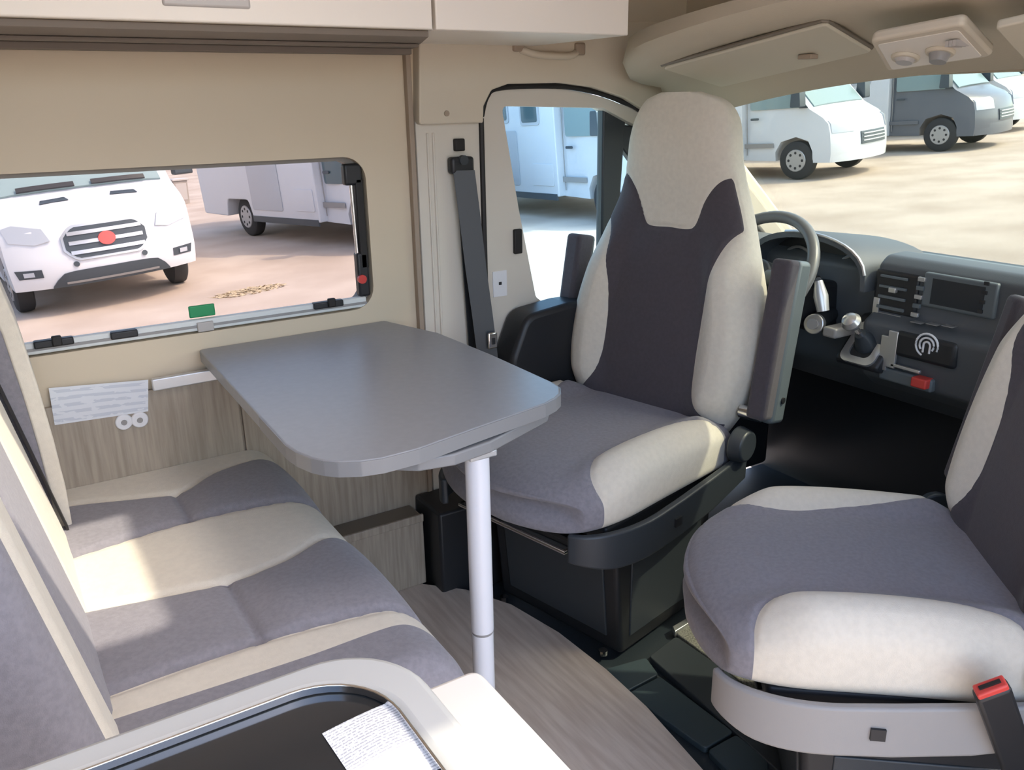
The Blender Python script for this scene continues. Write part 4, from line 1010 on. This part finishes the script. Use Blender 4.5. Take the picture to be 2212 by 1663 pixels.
for s in (1, -1):
    front_patch('headlight', [(s*u, z) for u, z in ((.55, .86), (.60, 1.0), (.86, 1.08), (.97, 1.06), (.93, .88), (.7, .83))], 'lamp_glass', tv, xz, lift=.014)
    front_patch('fog_lamp_recess', [(s*u, z) for u, z in ((.70, .47), (.93, .47), (.95, .57), (.70, .56))], 'van_dark', tv, xz, lift=.012)
    front_patch('fog_lamp', [(s*u, z) for u, z in ((.78, .49), (.88, .49), (.88, .54), (.78, .54))], 'lamp_glass', tv, xz, lift=.02)
    front_patch('bonnet_vent', [(s*u, z) for u, z in ((.22, 1.255), (.52, 1.245), (.50, 1.275), (.25, 1.285))], 'van_dark', tv, xz, lift=.03)
    front_patch('parking_sensor', [(s*.36+.03*math.cos(i), .575+.03*math.sin(i)) for i in [2*math.pi*k/10 for k in range(10)]], 'van_dark', tv, xz, lift=.014)
    for wx in (0, -3.6): wheel(tv, wx, s*1.0, s)
    panel('wing_mirror', tv, round_poly([(.0, 1.36), (.20, 1.36), (.18, 1.75), (.03, 1.75)], .03, 3), s*1.10, 'van_dark', s, .22, .03)
    panel('side_window', tv, round_poly([(.10, 1.36), (-.40, 1.98), (-1.2, 2.0), (-1.2, 1.36)], .05, 4), s*1.0, 'van_glass', s, .012)
front_strip('lower_opening', [(u, .33, zt) for u, zt in ((-.64, .345), (-.58, .42), (-.5, .485), (-.4, .50), (-.2, .505), (0, .505), (.2, .505), (.4, .50), (.5, .485), (.58, .42), (.64, .345))], 'van_dark', tv, xz, lift=.012)
front_strip('lower_lip', [(-.5+i/10, .36, .385) for i in range(11)], 'grey_plastic', tv, xz, lift=.022)
# small things on the lot
q = Vector((5.0, 25.0)); ub = empty('utility_box', (4.72, 24.3, gz(4.72, 24.3)), math.radians(15), label='small grey utility box on the lot between the parked vehicles', cat='utility box')
bm = bm_new(); a_box(bm, -.2, .2, -.12, .12, 0, .62); fin('box_housing', bm, 'concrete', ub, bevel=.02)
bm = bm_new(); a_box(bm, -.23, .23, -.15, .15, .62, .67); fin('box_lid', bm, 'lamp_lens', ub, bevel=.01)
bm = bm_new(); a_box(bm, -.15, .15, -.128, -.12, .12, .55); fin('box_door', bm, 'lamp_lens', ub, bevel=.004)
bl = empty('barrier_rail', (3.2, 25.2, gz(3.2, 25.2)), math.radians(12), label='low wooden barrier rail left of the utility box', cat='barrier')
for xx in (-.9, .9): bm = bm_new(); a_box(bm, xx-.05, xx+.05, -.05, .05, -.1, .5); fin('post', bm, 'concrete', bl, bevel=.01)
bm = bm_new(); a_box(bm, -1.0, 1.0, -.07, -.05, .30, .42); fin('rail', bm, 'concrete', bl, bevel=.008)
gp_ = onz(550, 600, -.8); gx, gy = 2.6, 10.1
bm = bm_new()
for k in range(500):
    a = random.uniform(0, 2*math.pi); rr = random.random()**.6; x = gx+.42*rr*math.cos(a); y = gy+.22*rr*math.sin(a); z = gz(x, y); hx, hy = random.uniform(-.1, .1), random.uniform(-.05, .05)
    d = random.uniform(.01, .03); h = random.uniform(.005, .02)
    v = [bm.verts.new(p) for p in ((x-d, y, z), (x+d, y, z), (x+hx, y+hy, z+h))]; bm.faces.new(v)
fin('dry_grass', bm, 'straw', None, smooth=False, kind='stuff', label='patch of dry straw on the dirt in front of the parked motorhome', category='grass')
